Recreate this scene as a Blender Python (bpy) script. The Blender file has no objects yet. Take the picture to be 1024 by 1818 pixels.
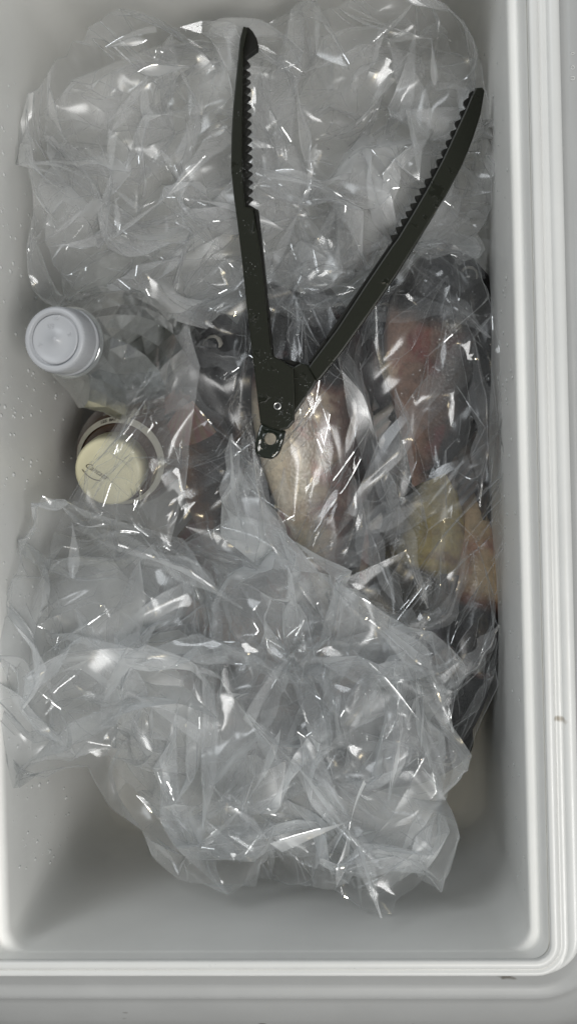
import bpy, bmesh, math, random
import numpy as np
from mathutils import Vector, Matrix
from mathutils.geometry import delaunay_2d_cdt

random.seed(7)
PI = math.pi
scene = bpy.context.scene
COL = scene.collection

# ------------------------------------------------------------------ camera
CAM_Z = 0.775
F_PX, CX, CY = 2400.0, 512.0, 909.0          # focal length and centre of the 1024 x 1818 photograph
NADIR = (690.0, 870.0)                       # where the plumb line under the camera meets the picture
LEAN = 0.0258                                # roll of the camera against the box
d_c = Vector((NADIR[0] - CX, -(NADIR[1] - CY), -F_PX)).normalized()
z_c = -d_c
y_c = Vector((-LEAN, 1.0, 0.0))
y_c = (y_c - z_c * y_c.dot(z_c)).normalized()
x_c = y_c.cross(z_c)
R_CAM = Matrix((x_c, y_c, z_c))              # rows: camera -> world rotation
cam_data = bpy.data.cameras.new('camera')
cam_data.sensor_fit = 'VERTICAL'
cam_data.sensor_height = 24.0
cam_data.lens = 24.0 * F_PX / 1818.0
cam_data.clip_start = 0.01
cam_data.clip_end = 50.0
cam = bpy.data.objects.new('camera', cam_data)
COL.objects.link(cam)
cam.matrix_world = Matrix.Translation((0, 0, CAM_Z)) @ R_CAM.to_4x4()
scene.camera = cam
CAM_LOC = Vector((0, 0, CAM_Z))


def at(px, py, z):
    """Point of the place at height z that the photograph shows at (px, py)."""
    d = R_CAM @ Vector((px - CX, -(py - CY), -F_PX))
    return CAM_LOC + d * ((z - CAM_Z) / d.z)


# ------------------------------------------------------------------ light
world = bpy.data.worlds.new('World')
scene.world = world
world.use_nodes = True
bg = world.node_tree.nodes['Background']
bg.inputs['Color'].default_value = (0.93, 0.97, 1.0, 1)
bg.inputs['Strength'].default_value = 0.28


def area(name, loc, target, sx, sy, power, color):
    l = bpy.data.lights.new(name, 'AREA')
    l.shape = 'RECTANGLE'
    l.size, l.size_y = sx, sy
    l.energy, l.color = power, color
    o = bpy.data.objects.new(name, l)
    COL.objects.link(o)
    o.location = loc
    o.rotation_euler = (Vector(target) - Vector(loc)).to_track_quat('-Z', 'Y').to_euler()
    return o


area('ceiling_light', (0.52, -0.58, 1.85), (-0.05, 0, 0.1), 0.75, 0.55, 17.5, (1.0, 0.985, 0.96))
area('added_fill_light', (-0.9, 1.1, 1.7), (-0.05, 0, 0.1), 0.7, 0.7, 9.0, (0.93, 0.97, 1.0))  # added fill that brightens the near and right inner walls
lp = bpy.data.lights.new('work_lamp', 'POINT')
lp.energy, lp.color, lp.shadow_soft_size = 1.2, (1.0, 0.84, 0.55), 0.013
lpo = bpy.data.objects.new('work_lamp', lp)
COL.objects.link(lpo)
lpo.location = (0.03, -0.18, 1.0)

scene.view_settings.view_transform = 'Standard'
scene.view_settings.look = 'None'
scene.view_settings.exposure = 0.1
scene.view_settings.gamma = 1.0
scene.view_settings.use_curve_mapping = False
cy = scene.cycles
cy.max_bounces = 10
cy.diffuse_bounces = 5
cy.glossy_bounces = 3
cy.transmission_bounces = 8
cy.transparent_max_bounces = 64
cy.caustics_reflective = False
cy.caustics_refractive = True
cy.sample_clamp_indirect = 4.0
cy.use_adaptive_sampling = True
cy.adaptive_threshold = 0.02
cy.use_denoising = True
cy.denoiser = 'OPENIMAGEDENOISE'

# ------------------------------------------------------------------ helpers


def link(o, parent=None):
    COL.objects.link(o)
    if parent is not None:
        o.parent = parent
    return o


def empty(name, label, cat, loc=(0, 0, 0), group=None):
    o = bpy.data.objects.new(name, None)
    o.empty_display_size = 0.02
    COL.objects.link(o)
    o.location = loc
    o['label'] = label
    o['category'] = cat
    if group:
        o['group'] = group
    return o


def mesh_obj(name, verts, faces, mat, parent=None, smooth=True, world_space=True):
    me = bpy.data.meshes.new(name)
    me.from_pydata([tuple(map(float, v)) for v in verts], [], [tuple(map(int, f)) for f in faces])
    if smooth:
        me.polygons.foreach_set('use_smooth', [True] * len(me.polygons))
    me.update()
    if mat:
        me.materials.append(mat)
    o = bpy.data.objects.new(name, me)
    link(o, parent)
    if parent is not None and world_space:
        o.location = -Vector(parent.location)
    return o


def bm_obj(name, bm, mat, parent=None, smooth=False, world_space=True):
    me = bpy.data.meshes.new(name)
    bm.normal_update()
    bm.to_mesh(me)
    bm.free()
    if smooth:
        me.polygons.foreach_set('use_smooth', [True] * len(me.polygons))
    if mat:
        me.materials.append(mat)
    o = bpy.data.objects.new(name, me)
    link(o, parent)
    if parent is not None and world_space:
        o.location = -Vector(parent.location)
    return o


class NT:
    """Small wrapper round a material's node tree."""

    def __init__(self, name):
        self.mat = bpy.data.materials.new(name)
        self.mat.use_nodes = True
        self.t = self.mat.node_tree
        self.t.nodes.clear()
        self.out = self.t.nodes.new('ShaderNodeOutputMaterial')

    def n(self, kind, **kw):
        nd = self.t.nodes.new(kind)
        for k, v in kw.items():
            if k in nd.inputs:
                self.set(nd, k, v)
            else:
                setattr(nd, k, v)
        return nd

    def set(self, nd, k, v):
        if isinstance(v, bpy.types.NodeSocket):
            self.t.links.new(v, nd.inputs[k])
        else:
            if isinstance(v, tuple) and len(v) == 3 and nd.inputs[k].type == 'RGBA':
                v = v + (1.0,)
            nd.inputs[k].default_value = v

    def coord(self, which='Object'):
        return self.n('ShaderNodeTexCoord').outputs[which]

    def noise(self, scale, vec=None, detail=4.0, rough=0.55, dist=0.0):
        nd = self.n('ShaderNodeTexNoise')
        nd.inputs['Scale'].default_value = scale
        nd.inputs['Detail'].default_value = detail
        nd.inputs['Roughness'].default_value = rough
        nd.inputs['Distortion'].default_value = dist
        if vec is not None:
            self.t.links.new(vec, nd.inputs['Vector'])
        return nd.outputs['Fac']

    def ramp(self, fac, stops):
        nd = self.n('ShaderNodeValToRGB')
        cr = nd.color_ramp
        while len(cr.elements) < len(stops):
            cr.elements.new(0.5)
        for e, (p, c) in zip(cr.elements, stops):
            e.position = p
            e.color = c if len(c) == 4 else tuple(c) + (1.0,)
        self.t.links.new(fac, nd.inputs['Fac'])
        return nd.outputs['Color']

    def math(self, op, a, b=None, clamp=False):
        nd = self.n('ShaderNodeMath')
        nd.operation = op
        nd.use_clamp = clamp
        for i, v in enumerate((a, b)):
            if v is None:
                continue
            if isinstance(v, bpy.types.NodeSocket):
                self.t.links.new(v, nd.inputs[i])
            else:
                nd.inputs[i].default_value = v
        return nd.outputs[0]

    def mix(self, fac, a, b, blend='MIX'):
        nd = self.n('ShaderNodeMix')
        nd.data_type = 'RGBA'
        nd.blend_type = blend
        for i, v in ((0, fac), (6, a), (7, b)):
            if isinstance(v, bpy.types.NodeSocket):
                self.t.links.new(v, nd.inputs[i])
            else:
                nd.inputs[i].default_value = v if not isinstance(v, tuple) or len(v) == 4 else v + (1.0,)
        return nd.outputs[2]

    def schlick(self, f0, gain, normal=None):
        """Mirror share of a thin sheet, the same from either side."""
        lw = self.n('ShaderNodeLayerWeight', Blend=0.5)
        if normal is not None:
            self.set(lw, 'Normal', normal)
        p = self.math('POWER', lw.outputs['Facing'], 4.0)
        f = self.math('MULTIPLY_ADD', p, gain, True)
        self.t.nodes[-1].inputs[2].default_value = f0
        return f, lw.outputs['Facing']

    def bump(self, height, strength, dist):
        nd = self.n('ShaderNodeBump')
        nd.inputs['Strength'].default_value = strength
        nd.inputs['Distance'].default_value = dist
        self.t.links.new(height, nd.inputs['Height'])
        return nd.outputs['Normal']

    def finish(self, shader):
        self.t.links.new(shader, self.out.inputs['Surface'])
        return self.mat


def plastic(name, col, rough=0.4, var=0.06, scale=30.0, spec=0.5, dirt=None, bump=0.0):
    m = NT(name)
    co = m.coord()
    nz = m.noise(scale, co, 6, 0.6)
    lo = tuple(c * (1 - var) for c in col)
    hi = tuple(min(1, c * (1 + var)) for c in col)
    c = m.ramp(nz, [(0.3, lo), (0.7, hi)])
    if dirt:
        sp = m.noise(dirt[0], co, 2, 0.5)
        mask = m.ramp(sp, [(dirt[1], (0, 0, 0)), (dirt[1] + 0.03, (1, 1, 1))])
        c = m.mix(mask, c, dirt[2])
    r = m.math('MULTIPLY_ADD', m.noise(scale * 3, co, 3), 0.25)
    m.t.nodes[-1].inputs[2].default_value = rough - 0.125
    b = m.n('ShaderNodeBsdfPrincipled')
    m.set(b, 'Base Color', c)
    m.set(b, 'Roughness', r)
    m.set(b, 'Specular IOR Level', spec)
    if bump:
        m.set(b, 'Normal', m.bump(m.noise(220, co, 3), bump, 0.001))
    return m.finish(b.outputs[0])


def fourier(rng, n, kmin, kmax):
    """Smooth random function of (x, y): a sum of sines with wavelengths 2*pi/k."""
    a = rng.uniform(0, 2 * PI, n)
    k = np.exp(rng.uniform(math.log(kmin), math.log(kmax), n))
    ph = rng.uniform(0, 2 * PI, n)
    w = (k / kmin) ** -0.7
    w /= math.sqrt((w ** 2).sum() / 2)
    kx, ky = k * np.cos(a), k * np.sin(a)
    return lambda x, y: (np.sin(np.multiply.outer(x, kx) + np.multiply.outer(y, ky) + ph) * w).sum(-1)


def text_mesh(name, body, size, mat, parent, matrix, depth=0.0002, shear=0.0):
    cu = bpy.data.curves.new(name, 'FONT')
    cu.body = body
    cu.size = size
    cu.align_x, cu.align_y = 'CENTER', 'CENTER'
    cu.extrude = depth
    cu.shear = shear
    tmp = bpy.data.objects.new(name, cu)
    COL.objects.link(tmp)
    me = bpy.data.meshes.new_from_object(tmp.evaluated_get(bpy.context.evaluated_depsgraph_get()))
    bpy.data.objects.remove(tmp)
    me.name = name
    me.materials.clear()
    me.materials.append(mat)
    o = bpy.data.objects.new(name, me)
    link(o, parent)
    o.matrix_local = matrix
    return o


def dome_mesh(pts, nrm, rad, flat=0.55, seg=7, stretch=None):
    """Many small droplets (domes of two rings and a cap) as one vertex / face list."""
    V, Fc = [], []
    for i in range(len(pts)):
        n = Vector(nrm[i]).normalized()
        t = n.orthogonal().normalized()
        if stretch is not None:
            t = (Vector(stretch) - n * n.dot(Vector(stretch))).normalized()
        b = n.cross(t)
        p = Vector(pts[i])
        r = rad[i]
        k = 2.2 if stretch is not None else 1.0
        base = len(V)
        for (rr, h) in ((1.0, 0.0), (0.72, 0.62)):
            for s in range(seg):
                a = 2 * PI * s / seg
                V.append(p + (t * math.cos(a) * k + b * math.sin(a)) * r * rr + n * (r * flat * h))
        V.append(p + n * r * flat)
        for s in range(seg):
            s2 = (s + 1) % seg
            Fc.append((base + s, base + s2, base + seg + s2, base + seg + s))
            Fc.append((base + seg + s, base + seg + s2, base + 2 * seg))
    return V, Fc


# ------------------------------------------------------------------ materials
M_LINER = plastic('liner_plastic', (0.85, 0.85, 0.825), 0.40, 0.045, 14.0, 0.45, bump=0.02)
M_RIM = plastic('rim_plastic', (0.68, 0.685, 0.67), 0.33, 0.025, 40.0, 0.5, dirt=(55.0, 0.735, (0.35, 0.32, 0.27)))
M_TRIM = plastic('outer_grey_plastic', (0.40, 0.405, 0.40), 0.4, 0.04, 30.0, 0.45, dirt=(70.0, 0.72, (0.16, 0.15, 0.13)))


def water_material(name):
    m = NT(name)
    g = m.n('ShaderNodeBsdfGlossy', Color=(1, 1, 1), Roughness=0.02)
    t = m.n('ShaderNodeBsdfTransparent', Color=(0.97, 0.98, 0.98))
    f, _ = m.schlick(0.12, 0.8)
    mx = m.n('ShaderNodeMixShader')
    m.t.links.new(f, mx.inputs[0])
    m.t.links.new(t.outputs[0], mx.inputs[1])
    m.t.links.new(g.outputs[0], mx.inputs[2])
    return m.finish(mx.outputs[0])


M_WATER = water_material('water_droplets')


def film_material(name, tint, haze, refl, clear=(0.88, 0.885, 0.885)):
    """Thin clear polythene: passes light, mirrors at its facets, and is slightly milky (more so where 'frost' is high)."""
    m = NT(name)
    fa = m.n('ShaderNodeAttribute')
    fa.attribute_name = 'frost'
    frost = fa.outputs['Fac']
    fr, facing = m.schlick(refl, 0.75)
    rg = m.math('MULTIPLY_ADD', frost, 0.19)
    m.t.nodes[-1].inputs[2].default_value = 0.065
    gl = m.n('ShaderNodeBsdfGlossy', Color=(0.98, 0.99, 1.0))
    m.set(gl, 'Roughness', rg)
    di = m.n('ShaderNodeBsdfDiffuse', Color=tint)
    tl = m.n('ShaderNodeBsdfTranslucent', Color=tint)
    ml = m.n('ShaderNodeMixShader')
    ml.inputs[0].default_value = 0.12
    m.t.links.new(di.outputs[0], ml.inputs[1])
    m.t.links.new(tl.outputs[0], ml.inputs[2])
    tp = m.n('ShaderNodeBsdfTransparent', Color=clear)
    # milkiness grows where the film is seen edge-on: the sight line crosses more of it
    hz = m.math('MULTIPLY_ADD', m.math('POWER', facing, 2.5), 3.0 * haze)
    m.t.nodes[-1].inputs[2].default_value = haze * 0.45
    hz = m.math('MULTIPLY', hz, m.math('MULTIPLY_ADD', frost, 1.4), True)
    m.t.nodes[-2].inputs[2].default_value = 0.35
    a = m.n('ShaderNodeMixShader')
    m.t.links.new(hz, a.inputs[0])
    m.t.links.new(tp.outputs[0], a.inputs[1])
    m.t.links.new(ml.outputs[0], a.inputs[2])
    b = m.n('ShaderNodeMixShader')
    m.t.links.new(fr, b.inputs[0])
    m.t.links.new(a.outputs[0], b.inputs[1])
    m.t.links.new(gl.outputs[0], b.inputs[2])
    return m.finish(b.outputs[0])


# ------------------------------------------------------------------ cooler box
RIM_Z = 0.21
LEDGE_Z = 0.198
_r = at(957, 850, RIM_Z).x                       # inner edge of the lip, right
_n = at(500, 1706, RIM_Z).y                      # near
_f = at(500, -200, RIM_Z).y                      # far
_l = at(12, 1560, LEDGE_Z).x - 0.0074            # left
OX, OY = (_l + _r) / 2, (_n + _f) / 2            # centre of the box
HX, HY = (_r - _l) / 2, (_f - _n) / 2            # half sizes at the lip's inner edge
box = empty('cooler_box', 'open pale grey plastic cooler box with white ridged rim', 'cooler box', (OX, OY, 0))

ground = mesh_obj('ground', [(-3, -3, -0.0221), (3, -3, -0.0221), (3, 3, -0.0221), (-3, 3, -0.0221)], [(0, 1, 2, 3)], plastic('concrete_ground', (0.20, 0.195, 0.185), 0.8, 0.2, 12.0))
ground['kind'] = 'structure'
NARC = 9


def ring(ox_side, oy_near, oy_far, r, zs, zn):
    """Rounded rectangle, grown by the given offsets from the lip's inner edge; height zs at the sides, zn at the near and far ends."""
    x0, x1 = -HX - ox_side, HX + ox_side
    y0, y1 = -HY - oy_near, HY + oy_far
    pts = []
    for (cx, cy_, a0) in ((x1 - r, y1 - r, 0), (x0 + r, y1 - r, 90), (x0 + r, y0 + r, 180), (x1 - r, y0 + r, 270)):
        for k in range(NARC):
            a = math.radians(a0 + 90.0 * k / (NARC - 1))
            w = abs(math.sin(a)) ** 2
            w = w * w * (3 - 2 * w)
            pts.append((cx + r * math.cos(a) + OX, cy_ + r * math.sin(a) + OY, zs * (1 - w) + zn * w))
    return pts


def loft(rings, close_bottom=False):
    n = len(rings[0])
    V = [p for r_ in rings for p in r_]
    Fc = []
    for i in range(len(rings) - 1):
        for k in range(n):
            k2 = (k + 1) % n
            Fc.append((i * n + k2, i * n + k, (i + 1) * n + k, (i + 1) * n + k2))
    if close_bottom:
        Fc.append(tuple(range(n)))
    return V, Fc


mm = 0.001
# floor, fillet, wall, ledge and the step behind it (the ledge runs along the two long sides only)
inner = []
for k in range(5):
    a = PI / 2 * k / 4
    o = -0.0118 - 0.009 * (1 - math.sin(a))
    inner.append(ring(o, o + 0.0074, o + 0.0074, 0.016, 0.009 * (1 - math.cos(a)) + 0.0001, 0.009 * (1 - math.cos(a)) + 0.0001))
for (o, z, oe, ze, r_) in ((-0.0100, 0.08, -0.0030, 0.08, 0.015), (-0.0082, 0.17, -0.0009, 0.17, 0.0125),
                           (-0.0076, 0.1940, -0.0004, 0.1940, 0.0105),
                           (-0.0072, 0.1968, -0.00035, 0.1968, 0.0095), (-0.0062, 0.1981, -0.0003, 0.1981, 0.009),
                           (-0.0044, 0.1988, -0.00025, 0.1988, 0.0085), (-0.0034, 0.1990, -0.0002, 0.1995, 0.008),
                           (-0.0028, 0.1998, -0.00015, 0.2005, 0.008), (-0.0018, 0.2045, -0.0001, 0.2045, 0.0075),
                           (-0.0006, 0.2076, -0.00005, 0.2076, 0.0072)):
    inner.append(ring(o, oe, oe, r_, z, ze))
V, Fc = loft(inner, True)
mesh_obj('inner_liner', V, Fc, M_LINER, box)

rim = []
for (o, z, oe, ze) in ((-0.0006, 0.2068, -0.0001, 0.2070), (-0.0001, 0.2066, 0.0001, 0.2080), (0.0000, 0.2090, 0.0002, 0.2092),
                       (0.0006, 0.2099, 0.0008, 0.2099), (0.0020, 0.2102, 0.0020, 0.2102), (0.0034, 0.2099, 0.0034, 0.2099),
                       (0.0041, 0.2090, 0.0040, 0.2088), (0.0045, 0.2084, 0.0043, 0.2082), (0.0052, 0.2090, 0.0049, 0.2092),
                       (0.0062, 0.2090, 0.0058, 0.2096), (0.0070, 0.2088, 0.0066, 0.2092), (0.0074, 0.2093, 0.00705, 0.2084),
                       (0.0080, 0.2104, 0.0071, 0.2080), (0.0100, 0.2107, 0.00715, 0.2076), (0.0118, 0.2104, 0.0072, 0.2072),
                       (0.0126, 0.2095, 0.00725, 0.2060)):
    rim.append(ring(o, oe, oe, 0.0068 + max(0, o) * 0.9, z, ze))
V, Fc = loft(rim)
mesh_obj('rim', V, Fc, M_RIM, box)
trim = []
for (o, z, oe, ze) in ((0.0124, 0.2093, 0.0071, 0.2074), (0.0142, 0.2074, 0.0100, 0.2050), (0.0158, 0.2066, 0.0125, 0.2028), (0.0166, 0.2072, 0.0135, 0.2019),
                       (0.0175, 0.2074, 0.0150, 0.2018), (0.0185, 0.2074, 0.0170, 0.2019), (0.0200, 0.2072, 0.0195, 0.2012), (0.0215, 0.2066, 0.0205, 0.1985),
                       (0.0235, 0.2058, 0.0235, 0.1965), (0.0300, 0.2040, 0.0330, 0.1890), (0.0380, 0.200, 0.0460, 0.172), (0.0390, 0.16, 0.0470, 0.155)):
    trim.append(ring(o, oe, oe, 0.0068 + max(0, o) * 0.9, z, ze))
V, Fc = loft(trim)
mesh_obj('outer_trim', V, Fc, M_TRIM, box)
# outer shell below the rim
V, Fc = loft([ring(0.0385, 0.0465, 0.0465, 0.026, 0.156, 0.153), ring(0.021, 0.021, 0.021, 0.026, 0.0, 0.0),
              ring(0.018, 0.018, 0.018, 0.026, -0.022, -0.022)])
Fc.append(tuple(range(2 * NARC * 4, 3 * NARC * 4))[::-1])
mesh_obj('outer_shell', V, Fc, M_TRIM, box)
# the faint raised marks on the rim
for (py, s, ch) in ((95, 0.0022, '0'), (120, 0.0022, 'O'), (139, 0.0026, 'U')):
    p = at(1016, py, 0.2076)
    text_mesh('raised_mark', ch, s, M_RIM, box,
              Matrix.Translation(p - Vector(box.location)) @ Matrix.Rotation(PI / 2, 4, 'Z'), 0.0002)
M_STREAK = plastic('pale_wet_drops', (0.88, 0.89, 0.88), 0.2, 0.02, 50)
# drops that run down the walls
rng = np.random.RandomState(5)
P_, N_, R_ = [], [], []
for k in range(420):
    left = rng.rand() < 0.72
    z = 0.06 + 0.13 * rng.rand() ** 0.7
    o = -0.0100 + (z - 0.08) * 0.0200
    x = OX + (-(HX + o) + 0.0001 if left else HX + o - 0.0001)
    y = rng.uniform(-HY + 0.02, HY * 0.75) if left else rng.uniform(-HY + 0.02, HY * 0.9)
    P_.append((x, OY + y, z))
    N_.append((1 if left else -1, 0, 0))
    R_.append(0.0003 + 0.0008 * rng.rand() ** 2)
V, Fc = dome_mesh(P_, N_, R_, 0.5, 7, (0, 0, 1))
o = mesh_obj('wall_droplets', V, Fc, M_STREAK, box)
o['kind'] = 'stuff'

# ------------------------------------------------------------------ fish


def fish_material(name, back, mid, belly, blotch, seed):
    m = NT(name)
    at_ = m.n('ShaderNodeAttribute')
    at_.attribute_name = 'dorsal'
    dors = at_.outputs['Fac']
    co = m.n('ShaderNodeMapping')
    m.t.links.new(m.coord(), co.inputs['Vector'])
    co.inputs['Location'].default_value = (seed * 1.7, seed * 0.9, seed)
    v = co.outputs[0]
    big = m.noise(45, v, 5, 0.62, 0.8)
    fine = m.noise(260, v, 4, 0.6, 0.3)
    k = m.math('ADD', dors, m.math('MULTIPLY', m.math('SUBTRACT', big, 0.5), 0.9))
    c = m.ramp(k, [(0.06, belly), (0.26, tuple((a + b) / 2 for a, b in zip(belly, mid))), (0.42, mid), (0.66, back)])
    red = m.ramp(m.noise(38, v, 4, 0.6, 0.4), [(0.56, (0, 0, 0)), (0.68, (1, 1, 1))])
    keep = m.ramp(dors, [(0.55, (1, 1, 1)), (0.85, (0.12, 0.12, 0.12))])
    c = m.mix(m.math('MULTIPLY', m.math('MULTIPLY', red, keep), 0.7), c, blotch)
    c = m.mix(0.6, c, m.ramp(fine, [(0.3, (0.55, 0.55, 0.55)), (0.7, (1.25, 1.2, 1.15))]), 'MULTIPLY')
    c = m.mix(m.ramp(dors, [(0.28, (0.1, 0.1, 0.1)), (0.60, (0.85, 0.85, 0.85))]), c, m.ramp(m.noise(26, v, 3, 0.5, 0.5), [(0.42, (0.07, 0.06, 0.07)), (0.62, (1, 1, 1))]), 'MULTIPLY')
    vor = m.n('ShaderNodeTexVoronoi')
    vor.inputs['Scale'].default_value = 620
    m.t.links.new(v, vor.inputs['Vector'])
    b = m.n('ShaderNodeBsdfPrincipled')
    m.set(b, 'Base Color', c)
    m.set(b, 'Roughness', 0.3)
    m.set(b, 'Specular IOR Level', 0.5)
    m.set(b, 'Coat Weight', 0.25)
    m.set(b, 'Coat Roughness', 0.12)
    m.set(b, 'Normal', m.bump(m.math('ADD', m.math('MULTIPLY', vor.outputs['Distance'], 0.5), m.math('MULTIPLY', big, 0.8)), 0.3, 0.0014))
    return m.finish(b.outputs[0])


def fin_material(name, col, ray):
    m = NT(name)
    at_ = m.n('ShaderNodeAttribute')
    at_.attribute_name = 'ray'
    c = m.ramp(at_.outputs['Fac'], [(0.3, col), (0.7, ray)])
    c = m.mix(0.5, c, m.ramp(m.noise(120, m.coord(), 4), [(0.3, (0.5, 0.5, 0.5)), (0.7, (1.3, 1.2, 1.1))]), 'MULTIPLY')
    b = m.n('ShaderNodeBsdfPrincipled')
    m.set(b, 'Base Color', c)
    m.set(b, 'Roughness', 0.3)
    return m.finish(b.outputs[0])


M_EYE = plastic('fish_eye_black', (0.012, 0.012, 0.014), 0.12, 0.1)
M_EYERING = plastic('fish_eye_ring', (0.42, 0.40, 0.36), 0.25, 0.3, 900)
M_MOUTH = plastic('fish_mouth', (0.07, 0.035, 0.03), 0.3, 0.3, 200)

# half height along the body (head 0 .. tail root 1), as a share of the largest
PROFILE = [(0.0, 0.10), (0.03, 0.30), (0.08, 0.52), (0.16, 0.76), (0.26, 0.94), (0.36, 1.0), (0.48, 0.96), (0.60, 0.82),
           (0.72, 0.62), (0.83, 0.42), (0.92, 0.30), (1.0, 0.28)]
HEIGHT_SPHERES = []          # (x, y, z_top, radius) samples of every lying body, used to drape the bags


def fish(label, head_px, tail_px, z_head, z_tail, height, thick, roll, bend, mat, finmat, mouth=True, pectorals=(1, -1)):
    """roll 0: lies on its side with the back to the left of head->tail; 90: belly up."""
    H = at(head_px[0], head_px[1], z_head)
    T = at(tail_px[0], tail_px[1], z_tail)
    root = empty('fish', label, 'fish', tuple(H), 'fish packed in the clear bag')
    L = (T - H).length
    ax = (T - H).normalized()
    side = ax.cross(Vector((0, 0, 1))).normalized()      # to the right of head->tail seen from above
    up = side.cross(ax)
    r = math.radians(roll)
    dors = -side * math.cos(r) - up * math.sin(r)
    lat = up * math.cos(r) - side * math.sin(r)
    NS, NR = 30, 20
    xs = np.array([p[0] for p in PROFILE])
    hs = np.array([p[1] for p in PROFILE])

    def hh(t):
        return float(np.interp(t, xs, hs)) * height / 2

    def ww(t):
        return float(np.interp(t, [0, 0.05, 0.16, 0.3, 0.55, 0.8, 1], [0.12, 0.5, 0.9, 1.0, 0.75, 0.38, 0.12])) * thick / 2

    def spine(t):
        b = math.sin(t * PI) * bend
        return H + ax * (L * t) + dors * b

    Vt, Fc, D = [], [], []
    for i in range(NS + 1):
        t = i / NS
        c = spine(t)
        for k in range(NR):
            a = 2 * PI * k / NR
            dy, dz = math.cos(a), math.sin(a)
            keel = 1.0 - 0.10 * max(0, -dy)
            Vt.append(c + dors * (dy * hh(t)) + lat * (dz * ww(t) * keel))
            D.append(0.5 + 0.5 * dy + (1.4 * (1 - t / 0.32) ** 0.7 if t < 0.32 else 0))
        HEIGHT_SPHERES.append((c.x, c.y, c.z, hh(t) * abs(dors.z) + ww(t) * abs(lat.z),
                               max(0.004, hh(t) * math.hypot(dors.x, dors.y) + ww(t) * math.hypot(lat.x, lat.y))))
    for i in range(NS):
        for k in range(NR):
            k2 = (k + 1) % NR
            Fc.append((i * NR + k, (i + 1) * NR + k, (i + 1) * NR + k2, i * NR + k2))
    Fc.append(tuple(range(NR)))
    Fc.append(tuple(range(NS * NR, NS * NR + NR))[::-1])
    body = mesh_obj('body', Vt, Fc, mat, root)
    atr = body.data.attributes.new('dorsal', 'FLOAT', 'POINT')
    atr.data.foreach_set('value', np.array(D, dtype=np.float32))

    def fin(name, base, edge, thickness=0.0006):
        """A fin of rays: base points to edge points, thin but two-sided."""
        n = len(base)
        rows = 4
        V2, F2, RY = [], [], []
        for sgn in (1, -1):
            for i in range(n):
                for j in range(rows):
                    s = j / (rows - 1)
                    p = base[i].lerp(edge[i], s)
                    q = p + lat * (sgn * thickness * (1 - 0.7 * s) * (1.6 if i % 2 else 0.5))
                    V2.append(q)
                    RY.append(float(i % 2))
        for g in range(2):
            for i in range(n - 1):
                for j in range(rows - 1):
                    a0 = g * n * rows + i * rows + j
                    f = (a0, a0 + 1, a0 + rows + 1, a0 + rows)
                    F2.append(f if g == 0 else f[::-1])
        o2 = mesh_obj(name, V2, F2, finmat, root)
        at2 = o2.data.attributes.new('ray', 'FLOAT', 'POINT')
        at2.data.foreach_set('value', np.array(RY, dtype=np.float32))
        return o2

    n = 22
    base, edge = [], []
    for i in range(n):
        t = 0.24 + 0.60 * i / (n - 1)
        c = spine(t)
        base.append(c + dors * hh(t) * 0.93)
        hgt = 0.24 * height * (0.7 + 0.5 * math.sin(i / (n - 1) * PI)) * (1.0 if i % 2 else 0.86)
        edge.append(c + dors * (hh(t) * 0.93 + hgt) + ax * (0.012 + 0.006 * i / n))
    fin('dorsal_fin', base, edge)
    n = 13
    base, edge = [], []
    for i in range(n):
        s = i / (n - 1) * 2 - 1
        base.append(spine(1.0) + dors * (hh(1.0) * s * 0.9) - ax * 0.002)
        edge.append(spine(1.0) + dors * (height * 0.42 * s) + ax * (0.16 * L * (0.9 + 0.1 * abs(s)) * (1 if i % 2 else 0.95)))
    fin('tail_fin', base, edge)
    n = 11
    base, edge = [], []
    for i in range(n):
        t = 0.62 + 0.2 * i / (n - 1)
        base.append(spine(t) - dors * hh(t) * 0.9)
        edge.append(spine(t) - dors * (hh(t) + 0.16 * height * (1 - 0.5 * i / n)) + ax * 0.012)
    fin('anal_fin', base, edge)
    for sg in (1, -1):
        n = 13 if sg in pectorals else 0
        base, edge = [], []
        for i in range(n):
            s = i / (n - 1)
            t = 0.27 + 0.02 * s
            rt = spine(t) + lat * (sg * (ww(t) * 0.93 + 0.0012)) - dors * (hh(t) * (0.15 + 0.28 * s))
            a = math.radians(-35 + 80 * s)
            base.append(rt)
            edge.append(rt + (ax * math.cos(a) - dors * math.sin(a)) * (0.12 * L) + lat * (sg * 0.002) * (1 + 2 * math.sin(s * PI)))
        if n:
            fin('pectoral_fin', base, edge)
        c = spine(0.115) + dors * (hh(0.115) * 0.36) + lat * (sg * ww(0.115) * 0.80)
        rr = height * 0.062
        for (nm, kk, mt, dz) in (('eye_ring', 1.25, M_EYERING, 0.0), ('eye', 0.95, M_EYE, rr * 0.30)):
            bm = bmesh.new()
            bmesh.ops.create_icosphere(bm, subdivisions=2, radius=rr * kk)
            for v_ in bm.verts:
                q = v_.co.copy()
                v_.co = c + ax * q.x + dors * q.y + lat * (q.z * 0.55 + sg * dz)
            bm_obj(nm, bm, mt, root, True)
    if mouth:
        bm = bmesh.new()
        bmesh.ops.create_icosphere(bm, subdivisions=2, radius=1.0)
        for v_ in bm.verts:
            q = v_.co.copy()
            v_.co = spine(0.012) - dors * (0.05 * height) + ax * (q.x * 0.05 * height) + dors * (q.y * 0.05 * height) + lat * (q.z * thick * 0.15)
        bm_obj('mouth', bm, M_MOUTH, root, True)
    return root


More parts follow.
